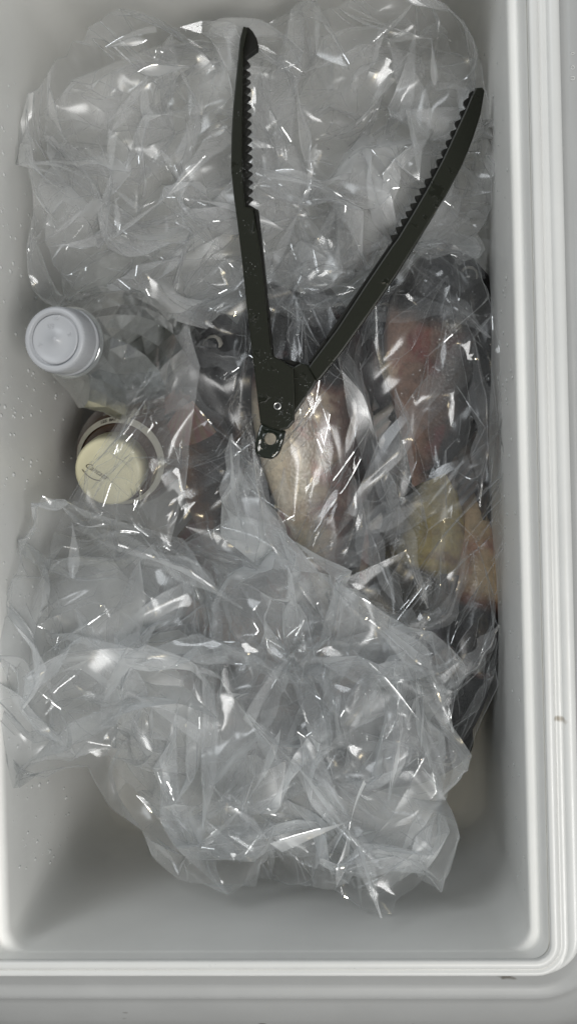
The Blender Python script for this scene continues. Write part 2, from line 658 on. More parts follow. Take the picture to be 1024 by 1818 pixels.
DK = (0.022, 0.019, 0.022)
FA = fish_material('fish_skin_pale', (0.008, 0.006, 0.008), (0.20, 0.095, 0.07), (0.74, 0.65, 0.50), (0.52, 0.13, 0.11), 1)
FB = fish_material('fish_skin_olive', (0.012, 0.009, 0.010), (0.13, 0.070, 0.045), (0.36, 0.22, 0.16), (0.22, 0.03, 0.028), 4)
FC_ = fish_material('fish_skin_cream', (0.02, 0.014, 0.013), (0.26, 0.12, 0.075), (0.58, 0.43, 0.26), (0.36, 0.12, 0.08), 7)
FG = fish_material('fish_skin_yellow_olive', (0.03, 0.025, 0.012), (0.27, 0.21, 0.04), (0.46, 0.36, 0.13), (0.14, 0.05, 0.03), 21)
FD = fish_material('fish_skin_mottled', (0.010, 0.008, 0.009), (0.07, 0.035, 0.022), (0.30, 0.16, 0.08), (0.30, 0.10, 0.035), 11)
FE = fish_material('fish_skin_violet', (0.010, 0.009, 0.012), (0.035, 0.03, 0.04), (0.22, 0.16, 0.15), (0.12, 0.04, 0.035), 15)
FIN1 = fin_material('fin_red_brown', (0.16, 0.085, 0.04), (0.17, 0.05, 0.035))
FIN3 = fin_material('fin_pale', (0.30, 0.22, 0.17), (0.22, 0.10, 0.08))
FIN2 = fin_material('fin_dark', (0.03, 0.025, 0.022), (0.07, 0.045, 0.03))

fish('dark headed fish with pale cream belly under the tongs hinge', (545, 490), (610, 1120), 0.086, 0.075, 0.072, 0.050, 38, -0.004, FA, FIN3, pectorals=(-1,))
fish('brown fish with dark red blotch in the far right corner of fish pile', (795, 432), (745, 880), 0.092, 0.070, 0.066, 0.046, 8, 0.006, FB, FIN2, pectorals=(-1,))
fish('olive yellow fish lying head down beside the cream bellied fish', (725, 1130), (775, 760), 0.078, 0.062, 0.050, 0.040, 25, 0.0, FG, FIN2, pectorals=(-1,))
fish('cream bellied fish lying head down along right wall', (852, 1205), (815, 800), 0.092, 0.048, 0.044, 0.036, 60, 0.0, FC_, FIN2)
fish('dark mottled fish with orange brown specks left of the tongs hinge', (365, 545), (440, 1120), 0.080, 0.060, 0.068, 0.046, -20, 0.003, FD, FIN1)
fish('violet grey fish between the pale and the olive fish', (680, 480), (675, 1140), 0.062, 0.055, 0.060, 0.042, -25, 0.0, FE, FIN2)
fish('dark fish at the bottom of the clear bag', (800, 1330), (690, 880), 0.066, 0.060, 0.066, 0.050, -10, 0.0, FE, FIN2, mouth=False)
fish('grey black fish added under the bluish bag to block light', (835, 1330), (480, 1180), 0.036, 0.040, 0.075, 0.060, -10, 0.0, FE, FIN2, mouth=False)  # added deep under the bag to keep light off the floor
fish('black fish added under the bluish bag to darken the floor', (700, 1330), (330, 1090), 0.066, 0.060, 0.070, 0.056, 15, 0.0, FD, FIN2)  # second added fish, blocks the light that passes through the film
fish('blackish fish lying deepest in the clear bag', (480, 500), (560, 1200), 0.040, 0.035, 0.075, 0.046, -10, 0.0, FE, FIN2)

# ------------------------------------------------------------------ fish grip tongs


def tong_material(name, col, rough):
    m = NT(name)
    co = m.coord()
    wet = m.ramp(m.noise(95, co, 5, 0.6, 0.4), [(0.60, (0, 0, 0)), (0.64, (1, 1, 1))])
    c = m.mix(wet, col, tuple(x * 0.85 for x in col))
    c = m.mix(0.5, c, m.ramp(m.noise(900, co, 2), [(0.3, (0.8, 0.8, 0.8)), (0.7, (1.2, 1.2, 1.2))]), 'MULTIPLY')
    b = m.n('ShaderNodeBsdfPrincipled')
    m.set(b, 'Base Color', c)
    m.set(b, 'Roughness', m.math('MULTIPLY_ADD', wet, -0.24))
    m.t.nodes[-1].inputs[2].default_value = rough
    m.set(b, 'Specular IOR Level', 0.22)
    m.set(b, 'Normal', m.bump(m.math('ADD', m.math('MULTIPLY', wet, 0.6), m.math('MULTIPLY', m.noise(1500, co, 2), 0.15)), 0.3, 0.0006))
    return m.finish(b.outputs[0])


M_TONG = tong_material('olive_nylon', (0.014, 0.0155, 0.010), 0.33)
M_TEETH = tong_material('black_nylon', (0.008, 0.008, 0.006), 0.5)
M_TAB = plastic('wet_green_black_plastic', (0.012, 0.016, 0.010), 0.12, 0.2, 300, 0.6, bump=0.25)
M_METAL = NT('bright_metal')
_b = M_METAL.n('ShaderNodeBsdfPrincipled', Metallic=1.0, Roughness=0.2)
M_METAL.set(_b, 'Base Color', (0.75, 0.75, 0.72))
M_METAL = M_METAL.finish(_b.outputs[0])
M_HOLE_SHADE = plastic('painted_hole_shade', (0.006, 0.006, 0.006), 0.6)  # shade inside the hollow pin, put in as black colour

TZ = 0.138
tongs = empty('fish_tongs', 'dark olive plastic fish gripping tongs with serrated jaws lying open', 'tongs', tuple(at(480, 720, TZ)))


def slab(name, pts, z0, z1, mat, bevel=0.0006, parent=tongs, zf=None):
    """Extruded outline (photograph pixels at tong height) with a bevelled top edge."""
    bm = bmesh.new()
    vs = []
    for (px, py) in pts:
        p = at(px, py, TZ)
        vs.append(bm.verts.new((p.x, p.y, z0)))
    f = bm.faces.new(vs)
    if f.normal.z > 0 or sum((a[0] * b[1] - b[0] * a[1]) for a, b in zip(pts, pts[1:] + pts[:1])) < 0:
        pass
    bm.normal_update()
    if f.normal.z > 0:
        f.normal_flip()
    ext = bmesh.ops.extrude_face_region(bm, geom=[f], use_keep_orig=True)
    top = [e for e in ext['geom'] if isinstance(e, bmesh.types.BMVert)]
    for v_ in top:
        v_.co.z = z1
    bm.normal_update()
    tf = [e for e in ext['geom'] if isinstance(e, bmesh.types.BMFace)]
    edges = [e for e in bm.edges if all(v_ in top for v_ in e.verts)]
    if bevel:
        bmesh.ops.bevel(bm, geom=edges, offset=bevel, segments=2, affect='EDGES', profile=0.6)
    bmesh.ops.recalc_face_normals(bm, faces=bm.faces)
    if zf:
        for v_ in bm.verts:
            v_.co.z += zf(v_.co)
    return bm_obj(name, bm, mat, parent)


def teeth(p_start, p_end, n, depth, sharp_dir):
    """Saw outline between two points; depth is signed to the left of start->end."""
    out = []
    dx, dy = (p_end[0] - p_start[0]) / n, (p_end[1] - p_start[1]) / n
    L = math.hypot(dx, dy)
    nx, ny = dy / L, -dx / L
    for i in range(n):
        bx, by = p_start[0] + dx * i, p_start[1] + dy * i
        out.append((bx, by))
        out.append((bx + dx * (sharp_dir - 0.06) + nx * depth, by + dy * (sharp_dir - 0.06) + ny * depth))
        out.append((bx + dx * (sharp_dir + 0.06) + nx * depth, by + dy * (sharp_dir + 0.06) + ny * depth))
    out.append(p_end)
    return out


def chain_teeth(path, counts, depth, sharp):
    out = []
    for a, b, c in zip(path[:-1], path[1:], counts):
        out += teeth(a, b, c, depth, sharp)[:-1]
    return out + [path[-1]]


# left arm: upper plate, lower jaw layer with the teeth
slab('arm', [(433, 50), (427, 72), (421, 130), (415, 190), (412, 240), (411, 300), (416, 350), (424, 410), (431, 470), (437, 530),
             (444, 590), (451, 650), (457, 700), (463, 752), (480, 760), (497, 765), (512, 761), (523, 748), (524, 700), (522, 655),
             (503, 642), (484, 632), (480, 610), (474, 545), (468, 490), (462, 440), (455, 400), (450, 372), (436, 368), (433, 340),
             (431, 300), (431, 200), (432, 130), (433, 90), (440, 60), (438, 51)], TZ - 0.001, TZ + 0.0030, M_TONG, 0.0007)
saw = chain_teeth([(449, 92), (443, 112), (445, 200), (447, 290), (448, 366)], (1, 6, 6, 5), -9.5, 0.62)
slab('jaw_teeth', [(436, 47), (428, 60), (426, 80), (422, 140), (416, 200), (413, 250), (413, 300), (417, 345), (421, 380)] +
     [(440, 380), (457, 372)] + saw[::-1] + [(457, 86), (458, 76), (455, 66), (448, 54), (441, 47)], TZ - 0.0056, TZ - 0.0009, M_TEETH, 0.0004)
slab('arm_flange', [(451, 372), (458, 372), (465, 432), (471, 490), (477, 550), (482, 600), (486, 634), (480, 632), (473, 560), (463, 470), (455, 408)],
     TZ - 0.0055, TZ + 0.0006, M_TEETH, 0.0005)
# right arm, its hub slipped under the left one
slab('arm', [(843, 158), (855, 157), (859, 163), (852, 205), (838, 248), (820, 292), (792, 345), (748, 418), (704, 488), (655, 558),
             (608, 624), (568, 674), (562, 676), (548, 653), (553, 645), (598, 585), (650, 505), (694, 440), (706, 424), (730, 384),
             (757, 338), (785, 285), (806, 240), (826, 196), (836, 172)], TZ - 0.002, TZ + 0.0022, M_TONG, 0.0007)
saw = chain_teeth([(834, 168), (829, 190), (812, 226), (788, 277), (757, 330), (724, 385), (697, 428)], (1, 2, 3, 3, 4, 3), -9.0, 0.55)
slab('jaw_teeth', [(838, 159), (832, 164)] + saw + [(692, 440), (706, 446), (730, 410), (768, 348), (800, 290), (826, 226), (842, 175), (845, 160)],
     TZ - 0.0062, TZ - 0.0019, M_TEETH, 0.0004)
slab('arm_flange', [(696, 428), (689, 436), (644, 502), (592, 578), (547, 643), (553, 646), (598, 586), (650, 506), (700, 436)],
     TZ - 0.0062, TZ - 0.0004, M_TEETH, 0.0005)
slab('hub_plate', [(523, 650), (533, 644), (548, 648), (562, 674), (556, 686), (528, 726), (522, 735), (480, 735), (480, 660)],
     TZ - 0.0062, TZ - 0.0012, M_TONG, 0.0007)
slab('hinge_block', [(488, 634), (503, 640), (522, 650), (545, 646), (528, 640), (505, 636)], TZ - 0.0085, TZ - 0.0062, M_TEETH, 0.0004)


def torus(name, c, R0, r0, mat, parent, zscale=1.0):
    Vt, Fc = [], []
    A, B = 28, 8
    for i in range(A):
        a = 2 * PI * i / A
        for j in range(B):
            b = 2 * PI * j / B
            Vt.append((c.x + (R0 + r0 * math.cos(b)) * math.cos(a), c.y + (R0 + r0 * math.cos(b)) * math.sin(a), c.z + r0 * math.sin(b) * zscale))
    for i in range(A):
        for j in range(B):
            i2, j2 = (i + 1) % A, (j + 1) % B
            Fc.append((i * B + j, i2 * B + j, i2 * B + j2, i * B + j2))
    return mesh_obj(name, Vt, Fc, mat, parent)


pc = at(492.5, 721, TZ + 0.0031)
pin = torus('hinge_pin', pc, 0.00150, 0.00032, M_METAL, tongs)
bm = bmesh.new()
bmesh.ops.create_circle(bm, cap_ends=True, radius=0.0014, segments=20, matrix=Matrix.Translation(pc + Vector((0, 0, 0.00008))))
h = bm_obj('pin_shade_disc', bm, M_HOLE_SHADE, tongs)  # flat black disc, painted shade in place of an open hole
h.parent = pin
h.location = (0, 0, 0)
pin.location = -Vector(tongs.location)

# the short tab with a lanyard hole below the hinge
tab_out = [(463, 750), (507, 764), (504, 778), (498, 797), (492, 808), (482, 815), (468, 813), (455, 809), (452, 800), (454, 782), (458, 765)]
N = 40
cen = (479.5, 779)


def poly_ray(poly, c, a):
    dx, dy = math.cos(a), math.sin(a)
    best = None
    for (x0, y0), (x1, y1) in zip(poly, poly[1:] + poly[:1]):
        ex, ey = x1 - x0, y1 - y0
        det = dx * -ey + dy * ex
        if abs(det) < 1e-9:
            continue
        rx, ry = x0 - c[0], y0 - c[1]
        t = (rx * -ey + ry * ex) / det
        u = (dx * ry - dy * rx) / det
        if t > 0 and -1e-6 <= u <= 1 + 1e-6:
            best = t if best is None else max(best, t)
    return best


Vt, Fc = [], []
lay = [(0.0, -0.0050, True), (0.0, 0.0002, True), (1.8, 0.0012, True), (8.0, 0.0004, True), (5.0, 0.0003, False), (1.2, 0.0009, False), (0.0, 0.0002, False), (0.0, -0.0050, False)]
for (inset, dz, outer) in lay:
    for k in range(N):
        a = 2 * PI * k / N
        if outer:
            rr = poly_ray(tab_out, cen, a) - inset
            rr = max(rr, 14.5)
        else:
            rr = 10.5 + inset * 0.6
        x, y = cen[0] + rr * math.cos(a), cen[1] + rr * math.sin(a)
        p = at(x, y, TZ)
        Vt.append((p.x, p.y, TZ - 0.0015 + dz + 0.0006 * math.cos((y - cen[1]) / 9.0)))
for i in range(len(lay) - 1):
    for k in range(N):
        k2 = (k + 1) % N
        Fc.append((i * N + k, i * N + k2, (i + 1) * N + k2, (i + 1) * N + k))
mesh_obj('lanyard_tab', Vt, Fc, M_TAB, tongs)
# drops sitting on the tongs
rng = np.random.RandomState(3)
P_, R_ = [], []
spots = [(505, 735, 22, 60), (545, 690, 16, 24), (430, 300, 14, 20), (445, 480, 14, 20), (470, 640, 20, 30), (780, 340, 24, 14), (470, 790, 12, 10), (448, 560, 14, 8), (440, 400, 10, 8), (425, 200, 6, 5), (660, 530, 20, 6)]
for (sx, sy, sr, nn) in spots:
    for k in range(nn):
        px, py = sx + rng.normal() * sr * 0.45, sy + rng.normal() * sr * 0.7
        P_.append(at(px, py, TZ + (0.0029 if px < 523 else 0.0)))
        R_.append(rng.uniform(0.00018, 0.00045))
ok = [(p, r_) for p, r_ in zip(P_, R_)]
V, Fc = dome_mesh([p for p, _ in ok], [(0, 0, 1)] * len(ok), [r_ for _, r_ in ok], 0.7)
o = mesh_obj('droplets', V, Fc, M_WATER, tongs)
o['kind'] = 'stuff'

# ------------------------------------------------------------------ bottles


def lathe(profile, seg, name, mat, parent, smooth=True, radial=None, cap_top=False, cap_bottom=False):
    Vt, Fc = [], []
    for (i, (r_, z_)) in enumerate(profile):
        for k in range(seg):
            a = 2 * PI * k / seg
            rr = r_ * (radial(i, k) if radial else 1.0)
            Vt.append((rr * math.cos(a), rr * math.sin(a), z_))
    for i in range(len(profile) - 1):
        for k in range(seg):
            k2 = (k + 1) % seg
            Fc.append((i * seg + k, i * seg + k2, (i + 1) * seg + k2, (i + 1) * seg + k))
    if cap_bottom:
        Fc.append(tuple(range(seg))[::-1])
    if cap_top:
        Fc.append(tuple(range((len(profile) - 1) * seg, len(profile) * seg)))
    return mesh_obj(name, Vt, Fc, mat, parent, smooth, False)


def pet_material(name, tint, haze, refl):
    m = NT(name)
    co = m.coord()
    nrm = m.bump(m.noise(90, co, 3), 0.15, 0.002)
    g = m.n('ShaderNodeBsdfGlossy', Color=(1, 1, 1), Roughness=0.06)
    m.set(g, 'Normal', nrm)
    t = m.n('ShaderNodeBsdfTransparent', Color=tint)
    d = m.n('ShaderNodeBsdfDiffuse', Color=(0.75, 0.78, 0.78))
    a = m.n('ShaderNodeMixShader')
    a.inputs[0].default_value = haze
    m.t.links.new(t.outputs[0], a.inputs[1])
    m.t.links.new(d.outputs[0], a.inputs[2])
    f, _ = m.schlick(refl, 0.6, nrm)
    b = m.n('ShaderNodeMixShader')
    m.t.links.new(f, b.inputs[0])
    m.t.links.new(a.outputs[0], b.inputs[1])
    m.t.links.new(g.outputs[0], b.inputs[2])
    return m.finish(b.outputs[0])


def bottle_material(name):
    """Clear bottle wall with water behind it: part thin clear wall, part refraction at the cut facets."""
    m = NT(name)
    g = m.n('ShaderNodeBsdfGlass', Color=(0.97, 0.98, 0.975), Roughness=0.02, IOR=1.14)
    t = m.n('ShaderNodeBsdfTransparent', Color=(0.86, 0.88, 0.87))
    a = m.n('ShaderNodeMixShader')
    a.inputs[0].default_value = 0.5
    m.t.links.new(t.outputs[0], a.inputs[1])
    m.t.links.new(g.outputs[0], a.inputs[2])
    gl = m.n('ShaderNodeBsdfGlossy', Color=(1, 1, 1), Roughness=0.09)
    f, _ = m.schlick(0.32, 0.6)
    b = m.n('ShaderNodeMixShader')
    m.t.links.new(f, b.inputs[0])
    m.t.links.new(a.outputs[0], b.inputs[1])
    m.t.links.new(gl.outputs[0], b.inputs[2])
    return m.finish(b.outputs[0])


M_PET = bottle_material('clear_bottle_plastic_with_water')
M_CAP = plastic('bluish_white_cap', (0.43, 0.442, 0.462), 0.35, 0.03, 60)
M_CREAM = plastic('cream_cap', (0.86, 0.81, 0.57), 0.4, 0.03, 60)
M_INK = plastic('brown_ink', (0.06, 0.045, 0.035), 0.6)
M_LABEL = plastic('label_cream_white', (0.66, 0.63, 0.54), 0.45, 0.05, 80)


def frame_of(axis_up, x_hint):
    z = Vector(axis_up).normalized()
    x = (Vector(x_hint) - z * z.dot(Vector(x_hint))).normalized()
    y = z.cross(x)
    return Matrix((x, y, z)).transposed().to_4x4()


# --- clear bottle with the bluish white cap
cap_top = at(96, 602, 0.203)
sh = at(176, 618, 0.155)
axis = (cap_top - sh).normalized()
BL = 0.205
base = cap_top - axis * BL
b1 = empty('water_bottle', 'clear facet cut plastic bottle with bluish white screw cap', 'bottle', tuple(base))
b1.matrix_world = Matrix.Translation(base) @ frame_of(axis, (1, 0, 0))
# body: rings of cut facets
prof = [(0.012, 0.004), (0.026, 0.002), (0.0305, 0.008)]
rows = 10
for i in range(rows):
    prof.append((0.0315, 0.014 + 0.118 * i / (rows - 1)))
prof += [(0.0308, 0.141), (0.0282, 0.150), (0.0238, 0.159), (0.0185, 0.168), (0.0140, 0.175), (0.0120, 0.180), (0.0118, 0.186)]
SEG = 16
Vt, Fc = [], []
for i, (r_, z_) in enumerate(prof):
    for k in range(SEG):
        a = 2 * PI * (k + 0.5 * (i % 2)) / SEG
        bulge = 1.0
        if 2 < i < len(prof) - 2:
            bulge = 1.035 if (k + i // 2) % 2 == 0 else 0.955
        Vt.append((r_ * bulge * math.cos(a), r_ * bulge * math.sin(a), z_))
for i in range(len(prof) - 1):
    for k in range(SEG):
        k2 = (k + 1) % SEG
        A, B, Cc, D = i * SEG + k, i * SEG + k2, (i + 1) * SEG + k, (i + 1) * SEG + k2
        if i % 2 == 0:
            Fc += [(A, B, Cc), (B, D, Cc)]
        else:
            Fc += [(A, D, Cc), (A, B, D)]
Fc.append(tuple(range(SEG))[::-1])
Fc.append(tuple(range((len(prof) - 1) * SEG, len(prof) * SEG)))
body = mesh_obj('bottle_body', Vt, Fc, M_PET, b1, False, False)
lathe([(0.0118, 0.1840), (0.0118, 0.1870), (0.0158, 0.1872), (0.0158, 0.1884), (0.0118, 0.1886)], 40, 'neck_ring', M_PET, b1)
capz = BL


def knurl(i, k):
    return 1.0 + (0.022 if k % 2 else -0.010) if 4 <= i <= 6 else 1.0


cap = lathe([(0.0142, capz - 0.0158), (0.0147, capz - 0.0156), (0.0147, capz - 0.0128), (0.0143, capz - 0.0126), (0.0143, capz - 0.0118), (0.0142, capz - 0.006),
             (0.0140, capz - 0.0016), (0.0136, capz - 0.0004), (0.0130, capz), (0.0118, capz), (0.0114, capz - 0.0003), (0.0111, capz - 0.0026),
             (0.0107, capz - 0.0026), (0.0104, capz - 0.0012), (0.0100, capz - 0.0010), (0.0094, capz - 0.0014), (0.0016, capz - 0.0014), (0.0012, capz - 0.0008), (0.0005, capz - 0.0006)],
            120, 'screw_cap', M_CAP, b1, True, knurl, True, False)
inv = frame_of(axis, (1, 0, 0)).inverted().to_3x3()


def on_cap(px, py, rot, zoff, cap_c, invm, capz_):
    """Local frame on a cap's top at a pixel, rotated about the cap's axis."""
    p = at(px, py, cap_c.z)
    d = invm @ (p - cap_c)
    return Matrix.Translation((d.x, d.y, capz_ + zoff)) @ Matrix.Rotation(rot, 4, 'Z')


text_mesh('raised_mark', '60', 0.0032, M_CAP, cap, on_cap(88, 578, PI, -0.00145, cap_top, inv, capz), 0.0003)
text_mesh('raised_mark', 'R', 0.0024, M_CAP, cap, on_cap(124, 594, 1.9, -0.00145, cap_top, inv, capz), 0.0003)
text_mesh('raised_mark', 'M', 0.0026, M_CAP, cap, on_cap(66, 611, -2.2, -0.00145, cap_top, inv, capz), 0.0003)
# half-moon notch at the rim of the disc
nt = on_cap(98, 559, 0, -0.0012, cap_top, inv, capz)
Vt, Fc = [], []
for i in range(13):
    a = PI + PI * i / 12
    for (rr, hz) in ((0.0014, 0.0), (0.0017, 0.00035), (0.0020, 0.0)):
        Vt.append(nt @ Vector((rr * math.cos(a), rr * math.sin(a), hz)))
for i in range(12):
    for j in range(2):
        Fc.append((i * 3 + j, i * 3 + j + 1, i * 3 + 4 + j, i * 3 + 3 + j))
mesh_obj('raised_notch', Vt, Fc, M_CAP, cap, True, False)
# drops on the shoulder
rng = np.random.RandomState(12)
P_, N_, R_ = [], [], []
for k in range(110):
    a = rng.uniform(0, 2 * PI)
    z_ = rng.uniform(0.12, 0.176)
    rr = float(np.interp(z_, [0.12, 0.141, 0.150, 0.159, 0.168, 0.176], [0.0318, 0.0315, 0.029, 0.0245, 0.019, 0.0145]))
    P_.append((rr * math.cos(a), rr * math.sin(a), z_))
    N_.append((math.cos(a), math.sin(a), 0.6))
    R_.append(rng.uniform(0.0003, 0.0011) * (1 if rng.rand() > 0.1 else 1.6))
V, Fc = dome_mesh(P_, N_, R_, 0.6, 8)
o = mesh_obj('droplets', V, Fc, M_WATER, b1, True, False)
o['kind'] = 'stuff'

# --- brown drink bottle with the cream cap
cap2 = at(192, 838, 0.122)
ring_c = at(214, 818, 0.098)
axis2 = (cap2 - ring_c).normalized()
BL2 = 0.128
base2 = cap2 - axis2 * BL2
F2 = frame_of(axis2, (1, 0, 0))
b2 = empty('drink_bottle', 'brown drink bottle with cream coloured cap and white shoulder band', 'bottle', tuple(base2))
b2.matrix_world = Matrix.Translation(base2) @ F2
inv2 = F2.inverted().to_3x3()


def drink_material():
    m = NT('brown_drink_in_plastic')
    co = m.coord()
    c = m.ramp(m.noise(40, co, 4), [(0.3, (0.085, 0.048, 0.030)), (0.7, (0.12, 0.07, 0.045))])
    b = m.n('ShaderNodeBsdfPrincipled')
    m.set(b, 'Base Color', c)
    m.set(b, 'Roughness', 0.12)
    m.set(b, 'Coat Weight', 0.6)
    return m.finish(b.outputs[0])


lathe([(0.018, 0.0), (0.0255, 0.001), (0.0280, 0.006), (0.0280, 0.075), (0.0276, 0.085), (0.0262, 0.093), (0.0240, 0.0995), (0.0212, 0.1045),
       (0.0180, 0.1085), (0.0155, 0.1115), (0.0148, 0.1140)], 48, 'bottle_body', drink_material(), b2, True, None, True, True)
lathe([(0.02275, 0.1031), (0.0224, 0.1036), (0.0205, 0.1063), (0.0202, 0.1066)], 64, 'shoulder_band', M_LABEL, b2)
c2z = BL2
cap_b = lathe([(0.0166, c2z - 0.0150), (0.0170, c2z - 0.0148), (0.0170, c2z - 0.0030), (0.0167, c2z - 0.0012), (0.0159, c2z - 0.0003), (0.0150, c2z), (0.0060, c2z + 0.0001)],
              72, 'screw_cap', M_CREAM, b2, True, None, True, False)
# printed script: one flowing stroke of loops, with a swash under it


def stroke(name, px_pts, width, capc, invm, z_, mat, parent):
    loc = []
    for (px, py) in px_pts:
        d = invm @ (at(px, py, capc.z) - capc)
        loc.append(Vector((d.x, d.y, z_)))
    Vt, Fc = [], []
    for i, p in enumerate(loc):
        t = (loc[min(i + 1, len(loc) - 1)] - loc[max(i - 1, 0)]).normalized()
        nn = Vector((-t.y, t.x, 0)) * width * (0.55 + 0.45 * abs(math.sin(i * 0.9)))
        Vt += [p + nn, p - nn]
    for i in range(len(loc) - 1):
        Fc.append((2 * i, 2 * i + 1, 2 * i + 3, 2 * i + 2))
    return mesh_obj(name, Vt, Fc, mat, parent, False, False)


text_mesh('printed_script', 'Cantata', 0.0039, M_INK, cap_b, on_cap(171, 836, math.radians(-35), 0.00025, cap2, inv2, c2z), 0.00004, 0.45)
pts = []
for i in range(24):
    s = i / 23
    pts.append((146 + 32 * s, 833 + 22 * s + 8 * math.sin(s * PI) * (1 - 0.5 * s)))
stroke('printed_swash', pts, 0.00026, cap2, inv2, c2z + 0.0003, M_INK, cap_b)
# date code on the band
for i, ch in enumerate('125.BA1'):
    d = inv2 @ (at(188 + i * 3.6, 757 - i * 0.9, 0.1) - base2)
    a = math.atan2(d.y, d.x)
    rr = 0.02155
    t = Matrix.Translation((rr * math.cos(a), rr * math.sin(a), 0.1051)) @ Matrix.Rotation(a - PI / 2, 4, 'Z') @ Matrix.Rotation(math.radians(-54), 4, 'X')
    if ch != '.':
        text_mesh('date_code', ch, 0.0026, M_INK, b2, t, 0.00005)

# ------------------------------------------------------------------ clear plastic bags
# height of what lies under the bags, on a 2 mm grid
GX0, GY0, GS = OX - HX - 0.03, OY - HY - 0.03, 0.002
GNX, GNY = int((2 * HX + 0.06) / GS), int((2 * HY + 0.06) / GS)
gx = GX0 + GS * np.arange(GNX)
gy = GY0 + GS * np.arange(GNY)
GXX, GYY = np.meshgrid(gx, gy, indexing='ij')
LOW = np.full((GNX, GNY), 0.004)


def add_low(x, y, z, vert, rad):
    d2 = ((GXX - x) ** 2 + (GYY - y) ** 2) / (rad * rad)
    np.maximum(LOW, np.where(d2 < 1, z + vert * np.sqrt(np.clip(1 - d2, 0, 1)), 0), out=LOW)


for (x, y, z, vert, rad) in HEIGHT_SPHERES:
    add_low(x, y, z, vert + 0.001, rad + 0.002)
for s in np.linspace(0, 1, 12):                         # the two bottles
    p = base.lerp(cap_top, s)
    add_low(p.x, p.y, p.z, 0.004, 0.034 if s < 0.7 else 0.016)
    p = base2.lerp(cap2, s)
    add_low(p.x, p.y, p.z, 0.002, 0.03 if s < 0.75 else 0.0185)
# the tongs lie on top of everything: films stay under them
HIGH = np.full((GNX, GNY), 1.0)
for (pts_, w) in (([(434, 50), (420, 150), (414, 290), (430, 420), (455, 560), (475, 660), (490, 720), (480, 815)], 0.0095),
                  ([(848, 160), (815, 270), (750, 380), (690, 470), (600, 600), (540, 680), (500, 720)], 0.0095)):
    for (a, b) in zip(pts_[:-1], pts_[1:]):
        for s in np.linspace(0, 1, 14):
            p = at(a[0] + (b[0] - a[0]) * s, a[1] + (b[1] - a[1]) * s, TZ)
            d2 = (GXX - p.x) ** 2 + (GYY - p.y) ** 2
            HIGH[d2 < w * w] = TZ - 0.0068


def grid_at(G, x, y):
    i = np.clip(((x - GX0) / GS + 0.5).astype(int), 0, GNX - 1)
    j = np.clip(((y - GY0) / GS + 0.5).astype(int), 0, GNY - 1)
    return G[i, j]


def colour_edges(E, nv):
    """Greedy split of the edges into batches in which no vertex occurs twice."""
    used = [0] * nv
    col = np.empty(len(E), dtype=int)
    for i, (a, b) in enumerate(E):
        m_ = used[a] | used[b]
        c = 0
        while m_ >> c & 1:
            c += 1
        used[a] |= 1 << c
        used[b] |= 1 << c
        col[i] = c
    return [np.nonzero(col == c)[0] for c in range(col.max() + 1)]


def topology(T):
    """Unique edges of the triangles, with the two vertices opposite each inner edge."""
    ed, opp = {}, {}
    for (a, b, c) in T:
        for (u, v_, w) in ((a, b, c), (b, c, a), (c, a, b)):
            k = (u, v_) if u < v_ else (v_, u)
            if k not in ed:
                ed[k] = len(ed)
                opp[k] = [w]
            else:
                opp[k].append(w)
    return ed, opp


XWALL0, XWALL1 = OX - HX + 0.009, OX + HX - 0.0095
YWALL0, YWALL1 = OY - HY + 0.003, OY + HY - 0.003


